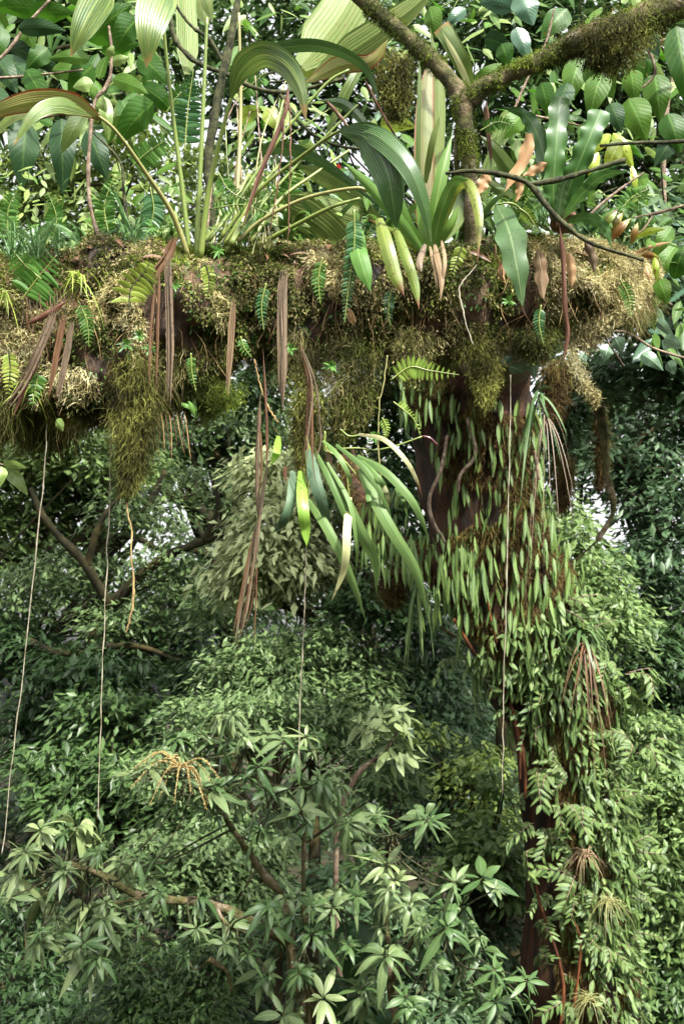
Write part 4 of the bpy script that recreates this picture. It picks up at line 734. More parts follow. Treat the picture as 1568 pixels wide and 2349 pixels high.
# ------------------------------------------------------------------ pleated-leaf palms (cyclanths) on the branch
def petiole(e, ctrl, r0, r1, mat='petiole', d=3.4):
    g = G(); pp = pts3(ctrl, d); tube(g, pp, [S_(r0, d), S_((r0 + r1) / 2, d), S_(r1, d)], 26, 8, .05, 3, 30); o = g.build('petiole', M[mat], e); return o
def leafpart(e, ctrl, w, kind='palm', mat='palm', d=3.4, name='leaf', **k):
    g = G(); blade(g, ctrl, w, d, kind, **k); return g.build(name, M[mat], e)
PK = dict(K=17, pleat=.035, fold=.10, S=30)
e = thing('pleated_palm', 'left clump of tall yellow green stalks with pleated hanging leaves', 'plant', P(445, 560, 3.45))
petiole(e, [(436, 590, 3.42), (418, 430, 3.42), (395, 250, 3.4), (374, 40, 3.35), (378, -60, 3.3)], 6.5, 3)
leafpart(e, [(395, -60, 3.3), (365, -10, 3.15), (345, 60, 3.08), (336, 155, 3.1)], 84, mat='palm', **PK)
petiole(e, [(450, 592, 3.4), (458, 420, 3.4), (468, 200, 3.4), (475, 40, 3.4)], 7, 3.5)
leafpart(e, [(475, 60, 3.4), (465, 10, 3.4), (470, -60, 3.4)], 34, mat='palm_pale', **PK)
leafpart(e, [(440, -80, 3.3), (465, -20, 3.2), (488, 50, 3.2)], 40, mat='palm_pale', **PK)
petiole(e, [(460, 592, 3.36), (478, 440, 3.34), (510, 300, 3.3), (536, 205, 3.27)], 7.5, 3.5)
leafpart(e, [(530, 225, 3.27), (552, 165, 3.22), (600, 128, 3.15), (655, 150, 3.08), (688, 205, 3.05), (702, 278, 3.05)], 60, mat='palm', tilt=.25, **PK)
leafpart(e, [(590, 140, 3.2), (640, 112, 3.25), (740, 108, 3.3), (830, 150, 3.3), (874, 240, 3.3)], 34, mat='palm_dark', tilt=.5, **PK)
petiole(e, [(432, 588, 3.4), (395, 490, 3.35), (330, 390, 3.25), (265, 300, 3.15), (215, 258, 3.1)], 7, 3, 'petiole_pale')
leafpart(e, [(235, 275, 3.12), (170, 242, 3.05), (90, 232, 3.0), (10, 250, 2.95), (-90, 300, 2.95)], 52, mat='palm_brown', tilt=-.3, **PK)
leafpart(e, [(215, 265, 3.1), (140, 240, 3.0), (80, 262, 2.94), (30, 335, 2.92)], 36, mat='palm', tilt=.5, **PK)
leafpart(e, [(200, 258, 3.1), (110, 245, 3.05), (40, 262, 3.0), (-40, 330, 2.98)], 30, mat='palm_pale', tilt=.2, **PK)
leafpart(e, [(270, -70, 3.2), (232, -10, 3.05), (195, 55, 2.98), (163, 130, 2.98)], 74, mat='palm', tilt=-.35, **PK)
e = thing('pleated_palm', 'right clump of yellow green stalks fanning out to the right over pale pleated leaves', 'plant', P(560, 560, 3.5))
for c_, a_, b_, m_ in (([(535, 565, 3.5), (545, 420, 3.55), (552, 250, 3.6), (548, 30, 3.6)], 7, 3.5, 'petiole_pale'), ([(480, 552, 3.4), (540, 470, 3.45), (640, 320, 3.5), (745, 195, 3.5), (800, 160, 3.5)], 5, 3, 'petiole'), ([(515, 560, 3.4), (570, 470, 3.4), (620, 340, 3.45), (650, 230, 3.5)], 5, 2.5, 'petiole'),
                      ([(500, 555, 3.45), (590, 440, 3.45), (690, 360, 3.4), (770, 305, 3.3), (800, 298, 3.25)], 5, 3.5, 'petiole'), ([(545, 555, 3.4), (600, 505, 3.38), (700, 455, 3.35), (810, 432, 3.3), (850, 440, 3.3)], 5, 4, 'petiole_pale'), ([(592, 562, 3.4), (680, 515, 3.35), (760, 475, 3.3), (825, 455, 3.3)], 6, 3.5, 'petiole'),
                      ([(545, 550, 3.5), (600, 470, 3.55), (690, 370, 3.6), (820, 240, 3.6)], 4.5, 3, 'petiole'), ([(530, 560, 3.35), (560, 500, 3.4), (595, 430, 3.5), (640, 380, 3.6)], 7, 4, 'petiole'), ([(575, 556, 3.42), (640, 460, 3.5), (720, 400, 3.55), (800, 345, 3.6)], 5, 3, 'petiole'), ([(470, 552, 3.5), (500, 520, 3.5), (530, 480, 3.5), (570, 400, 3.6)], 6, 3, 'petiole')):
    petiole(e, c_, a_, b_, m_)
rq = np.random.RandomState(31)
for i in range(12):
    x0 = rq.uniform(430, 640); x1 = x0 + rq.uniform(-60, 300); y1 = rq.uniform(150, 460)
    petiole(e, [(x0, 575, 3.55), (x0 * .6 + x1 * .4 - 10, 575 - (575 - y1) * .6, 3.65), (x1, y1, 3.75)], 2.6, 1.4, ['petiole', 'petiole_pale', 'twig'][i % 3])
leafpart(e, [(690, 150, 3.7), (740, 90, 3.75), (790, 20, 3.8), (830, -60, 3.85)], 120, mat='palm_pale', kind='cut', **PK)
leafpart(e, [(720, 170, 3.65), (830, 100, 3.7), (930, 30, 3.75), (1010, -40, 3.8)], 80, mat='palm_pale', kind='palm', tilt=.3, **PK)
leafpart(e, [(700, 190, 3.6), (780, 150, 3.6), (850, 140, 3.6), (890, 90, 3.6)], 46, mat='palm_brown', kind='palm', **PK)
leafpart(e, [(430, 170, 3.75), (430, 90, 3.8), (425, -30, 3.9)], 54, mat='palm_pale', kind='cut', **PK)
leafpart(e, [(778, 300, 3.25), (840, 318, 3.15), (885, 390, 3.1), (900, 460, 3.1), (908, 525, 3.12)], 76, mat='palm_dark', tilt=.2, **PK)
leafpart(e, [(785, 298, 3.25), (860, 310, 3.12), (930, 375, 3.05), (968, 460, 3.05), (990, 562, 3.08)], 46, mat='palm_dark', tilt=-.2, **PK)
leafpart(e, [(632, 462, 3.6), (690, 490, 3.55), (750, 535, 3.55), (800, 600, 3.6)], 92, mat='palm_pale', kind='cut', tilt=.3, **PK)
leafpart(e, [(640, 458, 3.62), (700, 462, 3.58), (760, 478, 3.58), (830, 500, 3.6)], 50, mat='palm_pale', kind='cut', tilt=-.2, **PK)
leafpart(e, [(570, 362, 3.7), (640, 340, 3.62), (740, 375, 3.55), (880, 480, 3.5)], 36, mat='palm_dark', tilt=.4, **PK)
leafpart(e, [(680, 380, 3.7), (740, 410, 3.65), (830, 470, 3.6), (900, 540, 3.6)], 44, mat='palm_pale', tilt=.4, **PK)
leafpart(e, [(740, 330, 3.7), (800, 200, 3.7), (850, 130, 3.75), (900, 160, 3.7)], 30, mat='palm', tilt=.4, **PK)
leafpart(e, [(735, 230, 3.6), (790, 240, 3.6), (840, 290, 3.6), (862, 350, 3.6)], 26, mat='palm_dark', **PK)

# bromeliad / strap rosette
e = thing('bromeliad', 'bright green strap-leaved rosette growing on the branch under the dark arching leaves', 'bromeliad', P(985, 575, 3.35))
for c_, w_, m_ in (([(985, 575, 3.35), (998, 480, 3.32), (1015, 390, 3.32), (1038, 302, 3.36)], 30, 'brom'), ([(980, 575, 3.36), (972, 490, 3.38), (962, 420, 3.42)], 34, 'brom'), ([(992, 572, 3.32), (1010, 490, 3.26), (1040, 420, 3.22), (1075, 412, 3.18)], 26, 'brom'), ([(995, 570, 3.34), (1030, 520, 3.3), (1052, 470, 3.3)], 20, 'brom'),
                   ([(1000, 560, 3.4), (1040, 440, 3.35), (1075, 425, 3.28), (1098, 500, 3.22), (1094, 606, 3.2)], 24, 'brom_yellow'), ([(972, 572, 3.36), (935, 520, 3.3), (905, 450, 3.28), (860, 400, 3.3)], 28, 'brom'), ([(965, 572, 3.3), (910, 500, 3.25), (850, 430, 3.25), (772, 358, 3.28)], 26, 'bright'), ([(960, 575, 3.38), (910, 540, 3.3), (840, 500, 3.3)], 18, 'brom_yellow'),
                   ([(868, 500, 3.3), (885, 560, 3.2), (905, 630, 3.17), (928, 682, 3.16)], 31, 'brom_yellow'), ([(905, 520, 3.28), (930, 590, 3.17), (950, 650, 3.15), (961, 712, 3.14)], 22, 'brom_yellow'), ([(995, 560, 3.38), (1045, 500, 3.42), (1060, 440, 3.44), (1060, 380, 3.5)], 40, 'palm')):
    leafpart(e, c_, w_, 'strap', m_, K=5, fold=.16, S=24)
leafpart(e, [(996, 560, 3.3), (1004, 600, 3.2), (1012, 640, 3.17), (1010, 694, 3.16)], 13, 'strap', 'dead_pale', name='dead_leaf')
leafpart(e, [(985, 565, 3.3), (998, 620, 3.2), (1003, 670, 3.18)], 8, 'strap', 'dead_pale', name='dead_leaf')
leafpart(e, [(1012, 552, 3.28), (1020, 600, 3.18), (1014, 655, 3.17)], 8, 'strap', 'dead_pale', name='dead_leaf')
leafpart(e, [(975, 560, 3.28), (962, 600, 3.2), (966, 625, 3.18)], 14, 'strap', 'dead', name='dead_leaf')
e = thing('streaked_palm', 'upright pink and green streaked strap leaves behind the fork of the limb', 'plant', P(970, 560, 3.65))
for c_, w_, m_, kk in (([(975, 560, 3.65), (972, 400, 3.65), (975, 240, 3.68), (990, 105, 3.72)], 50, 'pink', 'strap'), ([(962, 560, 3.62), (958, 380, 3.6), (961, 220, 3.6), (962, 110, 3.62)], 12, 'palm', 'strap'), ([(985, 560, 3.7), (1000, 380, 3.75), (1005, 200, 3.8), (985, 60, 3.85)], 36, 'palm_pale', 'strap'),
                   ([(1085, 215, 3.7), (1062, 150, 3.6), (1030, 90, 3.58), (1010, 60, 3.6)], 42, 'palm', 'cut'), ([(1078, 205, 3.6), (1050, 140, 3.56), (1012, 70, 3.55)], 14, 'cream', 'strap'), ([(975, 420, 3.6), (990, 330, 3.55), (1010, 260, 3.55)], 16, 'palm_pale', 'strap')):
    leafpart(e, c_, w_, kk, m_, K=11, pleat=.04, fold=.08, S=24)
# small plant behind: striped blades between fork and nest fern
e = thing('pleated_palm', 'dark pleated blades leaning right behind the orange dead leaf', 'plant', P(1270, 520, 3.8))
for c_, w_ in (([(1260, 530, 3.8), (1200, 440, 3.75), (1140, 350, 3.72), (1100, 310, 3.72)], 46), ([(1255, 530, 3.8), (1190, 470, 3.8), (1120, 420, 3.8), (1070, 400, 3.8)], 34), ([(1110, 470, 3.8), (1120, 380, 3.8), (1160, 290, 3.8)], 34)):
    leafpart(e, c_, w_, 'palm', 'palm', **PK)

# wavy bird's-nest fern
e = thing('nest_fern', 'wavy-edged fern rosette with upright glossy blades on the right of the branch', 'fern', P(1278, 500, 3.35))
for c_, w_, m_, tl, kk in (([(1272, 500, 3.35), (1268, 440, 3.33), (1275, 330, 3.32), (1284, 222, 3.36)], 52, 'nest', .1, 'cut'), ([(1285, 500, 3.34), (1305, 430, 3.28), (1345, 330, 3.24), (1378, 252, 3.26)], 54, 'nest', -.2, 'cut'), ([(1265, 500, 3.38), (1262, 420, 3.38), (1232, 310, 3.4), (1200, 262, 3.42), (1150, 246, 3.42)], 44, 'nest', .1, 'lance'),
                       ([(1290, 505, 3.32), (1330, 450, 3.2), (1380, 405, 3.12), (1440, 392, 3.08)], 34, 'nest', .5, 'lance'), ([(1292, 505, 3.36), (1340, 430, 3.36), (1390, 385, 3.36), (1430, 372, 3.38)], 26, 'nest', .2, 'lance'), ([(1295, 512, 3.3), (1340, 500, 3.18), (1385, 520, 3.12), (1400, 566, 3.1)], 30, 'nest', .3, 'lance'),
                       ([(1280, 505, 3.3), (1288, 440, 3.2), (1310, 390, 3.15)], 34, 'nest_grey', -.5, 'lance'), ([(1270, 505, 3.3), (1245, 450, 3.25), (1215, 405, 3.25)], 16, 'nest_grey', .3, 'lance'), ([(1278, 505, 3.3), (1284, 460, 3.28), (1290, 425, 3.28)], 12, 'lime', 0, 'lance')):
    leafpart(e, c_, w_ * .86, kk, m_, K=9, fold=.05, wave=.09, wfreq=6, tilt=tl, S=44)
g = G(); tube(g, pts3([(1285, 530), (1290, 505), (1300, 480)], 3.36), [.03, .045, .02], 12, 14, .4, 4, 40); g.build('root_ball', M['dead_red'], e)
e = thing('hanging_fern_blade', 'broad grey green wavy blade hanging down over the moss', 'leaf', P(1140, 470, 3.3))
leafpart(e, [(1138, 470, 3.3), (1165, 525, 3.15), (1184, 610, 3.1), (1198, 702, 3.1)], 60, 'lance', 'nest_grey', K=9, fold=.04, wave=.06, wfreq=3.5, S=44, name='blade')
petiole(e, [(1230, 520, 3.4), (1180, 470, 3.3), (1140, 468, 3.3)], 3, 2)
e = thing('hanging_strap_leaf', 'bright apple green strap leaf hanging beside the dark narrow fern', 'leaf', P(825, 520, 3.3))
leafpart(e, [(822, 525, 3.3), (820, 570, 3.16), (834, 620, 3.12), (850, 672, 3.12)], 38, 'strap', 'bright', K=5, S=24, name='blade')
for i, (c_, w_, lab) in enumerate(([[(1212, 306), (1205, 350), (1178, 400), (1155, 442)], 32, 'largest curled tan orange dead leaf standing behind the dark twig'], [[(1255, 374), (1225, 390), (1198, 404)], 22, 'tan orange dead leaf pointing right beside the largest one'], [[(1188, 405), (1190, 435), (1182, 465)], 20, 'small tan orange dead leaf hanging under the twig'], [[(1120, 400), (1108, 420), (1098, 445)], 28, 'tan orange dead leaf against the mossy stem'])):
    g = G(); blade(g, c_, w_, 3.3, 'strap' if i != 1 else 'lance', 7, .1, 0, .12, 2.5, .3 * (-1) ** i, .5, S=26, seed=i); o = g.build('dead_leaf', M['orange'], org=P(*c_[1], 3.3)); tag(o, lab, 'dead leaf')

# ------------------------------------------------------------------ dead straps hanging over the branch
straps = [
 ([(402, 540), (385, 585), (362, 618), (352, 645)], 20, 'dead_red', 'short rust brown strap bent over the top of the branch', 3.2),
 ([(386, 575), (390, 690), (392, 800), (388, 932)], 17, 'dead', 'long brown strap with a pale lower half, left of the moss gap', 3.14),
 ([(651, 618), (648, 700), (649, 830), (646, 962)], 21, 'dead', 'widest brown strap hanging down the middle of the branch', 3.18),
 ([(128, 705), (95, 790), (52, 880), (12, 948)], 18, 'dead', 'purplish brown strap slanting to the left edge', 3.12),
 ([(112, 760), (80, 840), (52, 900), (30, 955)], 12, 'dead_dark', 'dark narrow strap beside the purplish slanting one', 3.14),
 ([(148, 722), (130, 810), (112, 932)], 15, 'dead_red', 'left one of two rust straps hanging side by side', 3.13),
 ([(166, 735), (152, 820), (130, 934)], 13, 'dead', 'right one of two rust straps hanging side by side', 3.12),
 ([(358, 635), (346, 760), (343, 885)], 7, 'dead_red', 'thin rust strap left of the long pale-tipped strap', 3.14),
 ([(366, 610), (362, 740), (358, 895)], 8, 'dead_red', 'second thin rust strap next to the long pale-tipped strap', 3.14),
 ([(536, 685), (529, 790), (521, 912)], 11, 'dead_pale', 'pale grey brown strap left of the widest strap', 3.2),
 ([(1282, 515), (1290, 600), (1294, 710), (1300, 770), (1288, 842)], 14, 'dead_dark', 'dark maroon twisted strap in front of the right end of the branch', 3.14),
 ([(662, 190), (650, 270), (600, 390), (552, 530)], 13, 'dead_dark', 'red brown withered stalk slanting between the green stalks', 3.3),
 ([(1112, 232), (1118, 310), (1126, 392)], 12, 'dead_red', 'red brown straps hanging behind the mossy fork', 3.5),
 ([(745, 228), (775, 262), (800, 292)], 10, 'dead_red', 'small curved brown leaf above the dark arching leaves', 3.4),
 ([(835, 180), (870, 250), (925, 345)], 7, 'dead_dark', 'thin dark withered stalk above the bromeliad', 3.4),
 ([(1232, 570), (1240, 620), (1245, 685)], 34, 'dead_pale', 'broad grey brown dead leaf lying on the moss', 3.24),
 ([(1302, 580), (1308, 620), (1310, 662)], 26, 'orange', 'pinkish tan dead leaf beside the maroon strap', 3.26),
 ([(1152, 595), (1150, 630), (1158, 652)], 16, 'orange', 'small curled tan leaf left of the broad grey green blade', 3.24),
 ([(1340, 555), (1355, 585), (1362, 625)], 24, 'dead', 'curled brown leaf near the top of the branch end', 3.3),
 ([(60, 745), (110, 720), (155, 690)], 16, 'dead_dark', 'dark dead leaf lying across the left rootlets', 3.15),
 ([(795, 705), (805, 730), (812, 745)], 16, 'orange', 'tiny orange brown leaf scrap caught in the moss', 3.2)]
for i, (c_, w_, m_, lab, d_) in enumerate(straps):
    g = G()
    if w_ >= 11 and w_ < 24 and m_ != 'dead_dark':
        rr_ = np.random.RandomState(i)
        for q in range(4):
            ox = (q - 1.5) * w_ * .24; e0, e1 = rr_.uniform(0, .1), rr_.uniform(-.16, .02)
            cc_ = [(x + ox * (1.0 if j < len(c_) - 1 else .4) + rr_.uniform(-1, 1), y + (c_[-1][1] - c_[0][1]) * (e1 if j == len(c_) - 1 else 0), d_ - .004 * q) for j, (x, y) in enumerate(c_)]
            blade(g, cc_, w_ * .42, d_, 'strip', 4, .25, 0, .05, 3, rr_.uniform(-.7, .7), rr_.uniform(-1.2, 1.2), 34, 0, i + q)
    else: blade(g, c_, w_ * .85, d_, 'strip' if m_.startswith('dead') else 'strap', 5, .22, 0, .05, 3, .15, .35 * (-1) ** i, 34, 0, i)
    o = g.build('dead_strap' if w_ < 24 else 'dead_leaf', M[m_], org=P(*c_[0], d_)); tag(o, lab, 'dead leaf')
def bundle(name, label, cat, items, d, org):
    e = thing(name, label, cat, P(*org, d))
    for i, (c_, w_, m_) in enumerate(items):
        g = G(); blade(g, c_, w_ * .75, d - .01 * (i % 3), 'strip', 5, .25, 0, .04, 3, .2, .4 * (-1) ** i, 30, 0, i); g.build('strip', M[m_], e)
    return e
bundle('dead_strap_bundle', 'long reddish brown bundle of split straps hanging far below the branch', 'dead leaves',
       [([(597, 905), (591, 1010), (588, 1120), (592, 1200)], 14, 'dead'), ([(603, 800), (612, 980), (612, 1080)], 7, 'dead_dark'), ([(612, 1070), (602, 1130), (592, 1210), (586, 1300)], 12, 'dead'), ([(590, 1190), (570, 1300), (552, 1400), (538, 1482)], 10, 'dead'), ([(586, 1200), (562, 1310), (545, 1400), (534, 1452)], 6, 'dead_red'), ([(590, 1195), (582, 1290), (568, 1390), (552, 1460)], 7, 'dead'),
        ([(588, 1290), (578, 1380), (562, 1440)], 4, 'dead_red'), ([(590, 1285), (587, 1380), (582, 1482)], 4, 'dead_red'), ([(580, 1280), (566, 1370), (545, 1475)], 4, 'dead_dark'), ([(594, 960), (600, 1060), (590, 1180)], 6, 'dead_red')], 3.2, (600, 900))
bundle('dead_strap_bundle', 'rust orange bundle of narrow strips fanning down over the moss clump', 'dead leaves',
       [([(686, 785), (704, 870), (702, 980), (690, 1085)], 8, 'dead_red'), ([(688, 790), (712, 880), (716, 980), (718, 1060)], 7, 'dead_red'), ([(690, 792), (722, 880), (734, 975)], 7, 'dead'), ([(690, 792), (708, 900), (712, 1010), (724, 1110)], 5, 'dead_red'), ([(730, 940), (735, 1010), (722, 1060)], 5, 'dead'), ([(692, 800), (716, 890), (706, 1000), (704, 1070)], 5, 'dead')], 3.12, (690, 788))
bundle('rootlet_bunch', 'bunch of thin orange rootlets curving down under the branch', 'roots',
       [([(360 + k * 9, 945), (366 + k * 9, 985), (364 + k * 10 + (k % 3) * 4, 1030 + (k % 4) * 9)], 2.6, 'orange' if k % 2 else 'dead_red') for k in range(8)], 3.25, (390, 945))
bundle('rootlet_bunch', 'tangle of thin brown rootlets under the left fern', 'roots',
       [([(50 + k * 8, 660), (54 + k * 8, 710), (48 + k * 9 + (k % 3) * 6, 760 + (k % 4) * 14)], 3, 'dead_red' if k % 2 else 'dead') for k in range(13)], 3.18, (90, 660))
def cord(name, label, cat, ctrl, rad, d, mat, n=90, rough=.45):
    rc = np.random.RandomState(int(ctrl[0][0])); C_ = spline(np.array(ctrl, float), 26); C_[1:-1] += rc.normal(0, .8, (24, 2)) + (np.cumsum(rc.normal(0, .35, (24, 1)), 0) * [1, 0])
    pp = pts3(C_, d); g = G(); tube(g, pp, [S_(x, d) for x in rad], n, 7, rough, 3, 30); o = g.build(name, M[mat], org=pp[0]); return tag(o, label, cat)
cord('vine', 'far left pale hanging vine slanting out of the picture edge', 'vine', [(108, 975), (100, 1100), (80, 1290), (52, 1550), (25, 1770), (4, 1960)], [1.1, 1.35, 1.0], 3.3, 'vine')
cord('vine', 'pale hanging vine through the dark moss tassel', 'vine', [(257, 930), (251, 1150), (240, 1400), (231, 1650), (225, 1880)], [1.1, 1.35, 1.0], 3.3, 'vine')
cord('vine', 'thin beige vine hanging below the lime green strap leaf', 'vine', [(703, 1200), (699, 1350), (694, 1500), (687, 1640), (684, 1760)], [1.1, 1.35, 1.0], 3.3, 'vine')
cord('vine', 'pale straight vine hanging in front of the leafy trunk', 'vine', [(1170, 860), (1168, 1080), (1161, 1330), (1155, 1600), (1152, 1822)], [1.1, 1.35, 1.0], 3.3, 'vine')
cord('hanging_root', 'wavy ochre root dangling below the dark moss tassel', 'root', [(299, 1090), (293, 1140), (294, 1180), (301, 1215), (301, 1280), (306, 1340), (302, 1390), (296, 1425), (287, 1452)], [1.8, 2.4, 2, 1.8, 3, 2.4, 1.2], 3.22, 'root')
cord('root', 'thin white root zigzagging down the moss', 'root', [(1092, 608), (1072, 635), (1052, 665), (1060, 710), (1070, 750), (1085, 790)], [1.2, 2.0, 1.0], 3.17, 'vine', rough=.3)
cord('vine', 'thin pale green twining stem below the arching fern', 'vine', [(888, 815), (878, 880), (867, 930), (866, 1000), (870, 1080), (880, 1170)], [1.6, 1.5, 1.3], 3.2, 'petiole_pale')
cord('root', 'thin tan root hanging left of the widest brown strap', 'root', [(583, 825), (600, 890), (622, 940), (638, 968)], [1.8, 2.2, 2.4], 3.2, 'root')
cord('withered_stalk', 'left thin red brown stalk hanging between the green stalks', 'stalk', [(655, 235), (645, 350), (632, 450), (620, 528)], [2, 1.8, 1.5], 3.28, 'dead_red')
cord('withered_stalk', 'right thin red brown stalk hanging straight down to the branch', 'stalk', [(665, 245), (666, 350), (662, 450), (660, 560)], [2, 1.6, 1.4], 3.28, 'dead_red')
# twigs
def branchlet(label, ctrls, d, mat='twig', cat='twig', name='twig', org=None):
    e = thing(name, label, cat, P(*(org or ctrls[0][0][0][:2]), d))
    for i, (c_, rad) in enumerate(ctrls):
        g = G(); tube(g, pts3(c_, d), [S_(x, d) for x in rad], 44, 8, .3, i + 3, 40); g.build('stem' if i == 0 else 'side_twig', M[mat], e)
    return e
branchlet('dark mossy twig running across the nest fern and down along the branch', [([(1022, 398), (1090, 392), (1165, 404), (1215, 424), (1250, 470), (1300, 520), (1360, 560), (1475, 597)], [4, 6, 7, 6, 4]), ([(1215, 422), (1270, 414), (1350, 392), (1432, 366)], [6, 7, 5, 6])], 3.14, 'twig_dark')
branchlet('thin dark mossy twig entering from the right edge', [([(1620, 318), (1530, 326), (1450, 328), (1375, 334)], [4, 4.5, 4, 3])], 3.3, 'twig_dark')
branchlet('straight brown twig slanting up right behind the dark twig', [([(1335, 508), (1400, 450), (1475, 396)], [4, 3, 2])], 3.25)
branchlet('pale slender twig with light bark at the right edge', [([(1600, 460), (1520, 485), (1450, 500)], [3, 3.5, 2]), ([(1500, 488), (1470, 530), (1430, 545)], [2, 2, 1])], 3.4)
branchlet('dark woody stem rising from the branch to the top, crossed by thinner shoots', [([(485, 560), (484, 470), (476, 380), (492, 270), (512, 170), (530, 80), (552, -30)], [9, 9, 11, 10, 9, 8]), ([(512, 168), (450, 142), (408, 100), (392, 50), (392, -30)], [5, 6, 6, 5]), ([(516, 150), (480, 90), (440, 60), (400, 10)], [4, 5, 4, 4]), ([(520, 170), (580, 200), (640, 212), (710, 202), (790, 180)], [6, 5, 5, 4]), ([(640, 212), (690, 285), (760, 330), (850, 345)], [4, 4, 3])], 3.7, 'twig_dark', 'shrub', 'woody_shrub')
branchlet('slender grey stem with small light leaves at left, rising from the branch', [([(232, 565), (207, 470), (203, 380), (212, 270), (222, 225), (250, 190), (256, 120), (250, 60)], [6, 4.5, 4, 4, 3.5, 3]), ([(222, 225), (240, 205), (256, 170)], [4, 4, 3])], 3.5, 'twig', 'shrub', 'slender_shrub')
branchlet('blackish stem behind the slender grey one', [([(300, 560), (285, 450), (275, 370), (210, 300)], [4, 4, 3, 2])], 3.8, 'twig_dark', 'shrub', 'thin_shrub')
branchlet('pair of bare forked twigs in front of the upper right canopy', [([(1160, 300), (1200, 200), (1250, 100), (1270, 20)], [3, 3, 3, 2]), ([(1200, 260), (1290, 280), (1380, 300)], [3, 3, 2])], 4.2, 'twig')
branchlet('brown leafless stem at the right edge behind the yellow leaves', [([(1525, 540), (1520, 400), (1528, 250), (1560, 120)], [6, 6, 6, 5])], 5.5, 'twig')

# ------------------------------------------------------------------ ferns
def fern(label, ctrl, plen, n, d, mat, seed=0, w=.28, env='mid', hang=.2, t0=.1, side=(1, -1), ang=.25, name='fern_frond', group=None):
    r = np.random.RandomState(seed); pp = pts3(ctrl, d); C = spline(pp, n + 2); T = nz(np.gradient(C, axis=0)); t = np.linspace(0, 1, n + 2); k = t >= t0; k[-1] = False
    e = thing(name, label, 'fern', pp[0], group); g = G(); tube(g, pp, [S_(2.0, d), S_(1.4, d), S_(.7, d)], 24, 6); g.build('rachis', M['petiole' if mat != 'fern_old' else 'twig_dark'], e)
    F = nz(CAM - C); Sd = nz(np.cross(T, F)); L = S_(plen, d) * (np.sin(math.pi * np.clip(.12 + t * .88, 0, 1) ** .8) ** .7 if env == 'mid' else np.clip(1.05 - t, .05, 1) ** .6)
    g = G()
    for s in side:
        m_ = k.sum(); dr = Sd[k] * s + T[k] * ang + r.normal(0, .05, (m_, 3)); nr = F[k] + r.normal(0, .18, (m_, 3)) + Sd[k] * s * .25
        g.grid(leavesV(C[k], dr, nr, L[k] * r.uniform(.88, 1.05, m_), np.maximum(L[k] * w, S_(plen, d) * w * .5), 6, 3, .1, hang * r.uniform(.6, 1.3, m_), 'strap'))
    g.build('leaflets', M[mat], e).name = 'frond_blade'; return e
fern('upright dark green comb fern behind the left palm stalks', [(424, 350), (430, 260), (444, 158)], 42, 20, 3.6, 'fern_blue', 1, .24)
fern('arching light green fern left of the palm stalks', [(300, 385), (345, 345), (418, 300)], 36, 17, 3.55, 'fern', 2, .26)
fern('blue green hanging fern left of the palm stalk bases', [(345, 430), (352, 490), (325, 568)], 30, 22, 3.38, 'fern_blue', 3, .24)
fern('comb fern between the red brown stalks and pale pleated leaves', [(655, 505), (664, 430), (690, 350)], 34, 18, 3.6, 'fern', 4, .26)
fern('short broad fern at left draped over the branch top', [(48, 690), (85, 640), (130, 585)], 58, 11, 3.15, 'fern', 5, .19, 'mid', .35)
fern('second broad fern frond at left, pointing up from the branch', [(95, 640), (60, 610), (30, 575)], 44, 10, 3.2, 'fern', 15, .2, 'mid', .3)
fern('yellowing fern with curled brown underside on the moss', [(298, 720), (300, 665), (330, 625), (345, 600)], 46, 10, 3.12, 'fern_old', 6, .28, 'mid', .35)
fern('small bright comb fern hanging at the left edge of the branch', [(88, 855), (82, 890), (74, 932)], 26, 9, 3.15, 'fern', 7, .3, 'tip')
fern('tiny bright fern beside the pale grey brown strap', [(552, 772), (560, 798), (578, 820)], 14, 6, 3.2, 'fern', 8, .4)
fern('small green fern hanging from the moss left of the pale strap', [(438, 810), (440, 850), (450, 900)], 13, 12, 3.22, 'fern', 9, .35)
fern('long narrow dark fern hanging beside the apple green strap', [(812, 480), (812, 560), (800, 650), (789, 745)], 24, 34, 3.16, 'fern_blue', 10, .26)
fern('lime green arched fern sticking out right under the branch', [(895, 872), (940, 842), (985, 850), (1052, 860)], 30, 15, 3.2, 'fern_lime', 11, .3, 'mid', .1)
fern('small yellow green fern beside the base of the hanging grey green blade', [(1190, 478), (1212, 495), (1232, 530)], 17, 11, 3.25, 'fern_lime', 12, .3)
fern('half fern frond with leaflets on one side near the seed pod', [(902, 922), (925, 940), (948, 962), (964, 1000)], 20, 13, 3.2, 'fern_lime', 13, .34, 'tip', .1, side=(-1,))
fern('tiny curled lime fern on the twining stem', [(876, 958), (886, 985), (880, 1012)], 14, 9, 3.2, 'fern_lime', 14, .35, 'tip')
fern('green comb fern behind the arching two-lobed leaf', [(545, 215), (575, 195), (610, 165)], 26, 14, 3.8, 'fern', 16, .26)
fern('fine green fern spray at the foot of the woody stem', [(500, 395), (530, 440), (610, 480)], 24, 20, 3.45, 'fern', 17, .2)
fern('green fern spray lying along the branch top right of the palms', [(480, 480), (560, 470), (640, 500)], 22, 18, 3.4, 'fern', 18, .2)
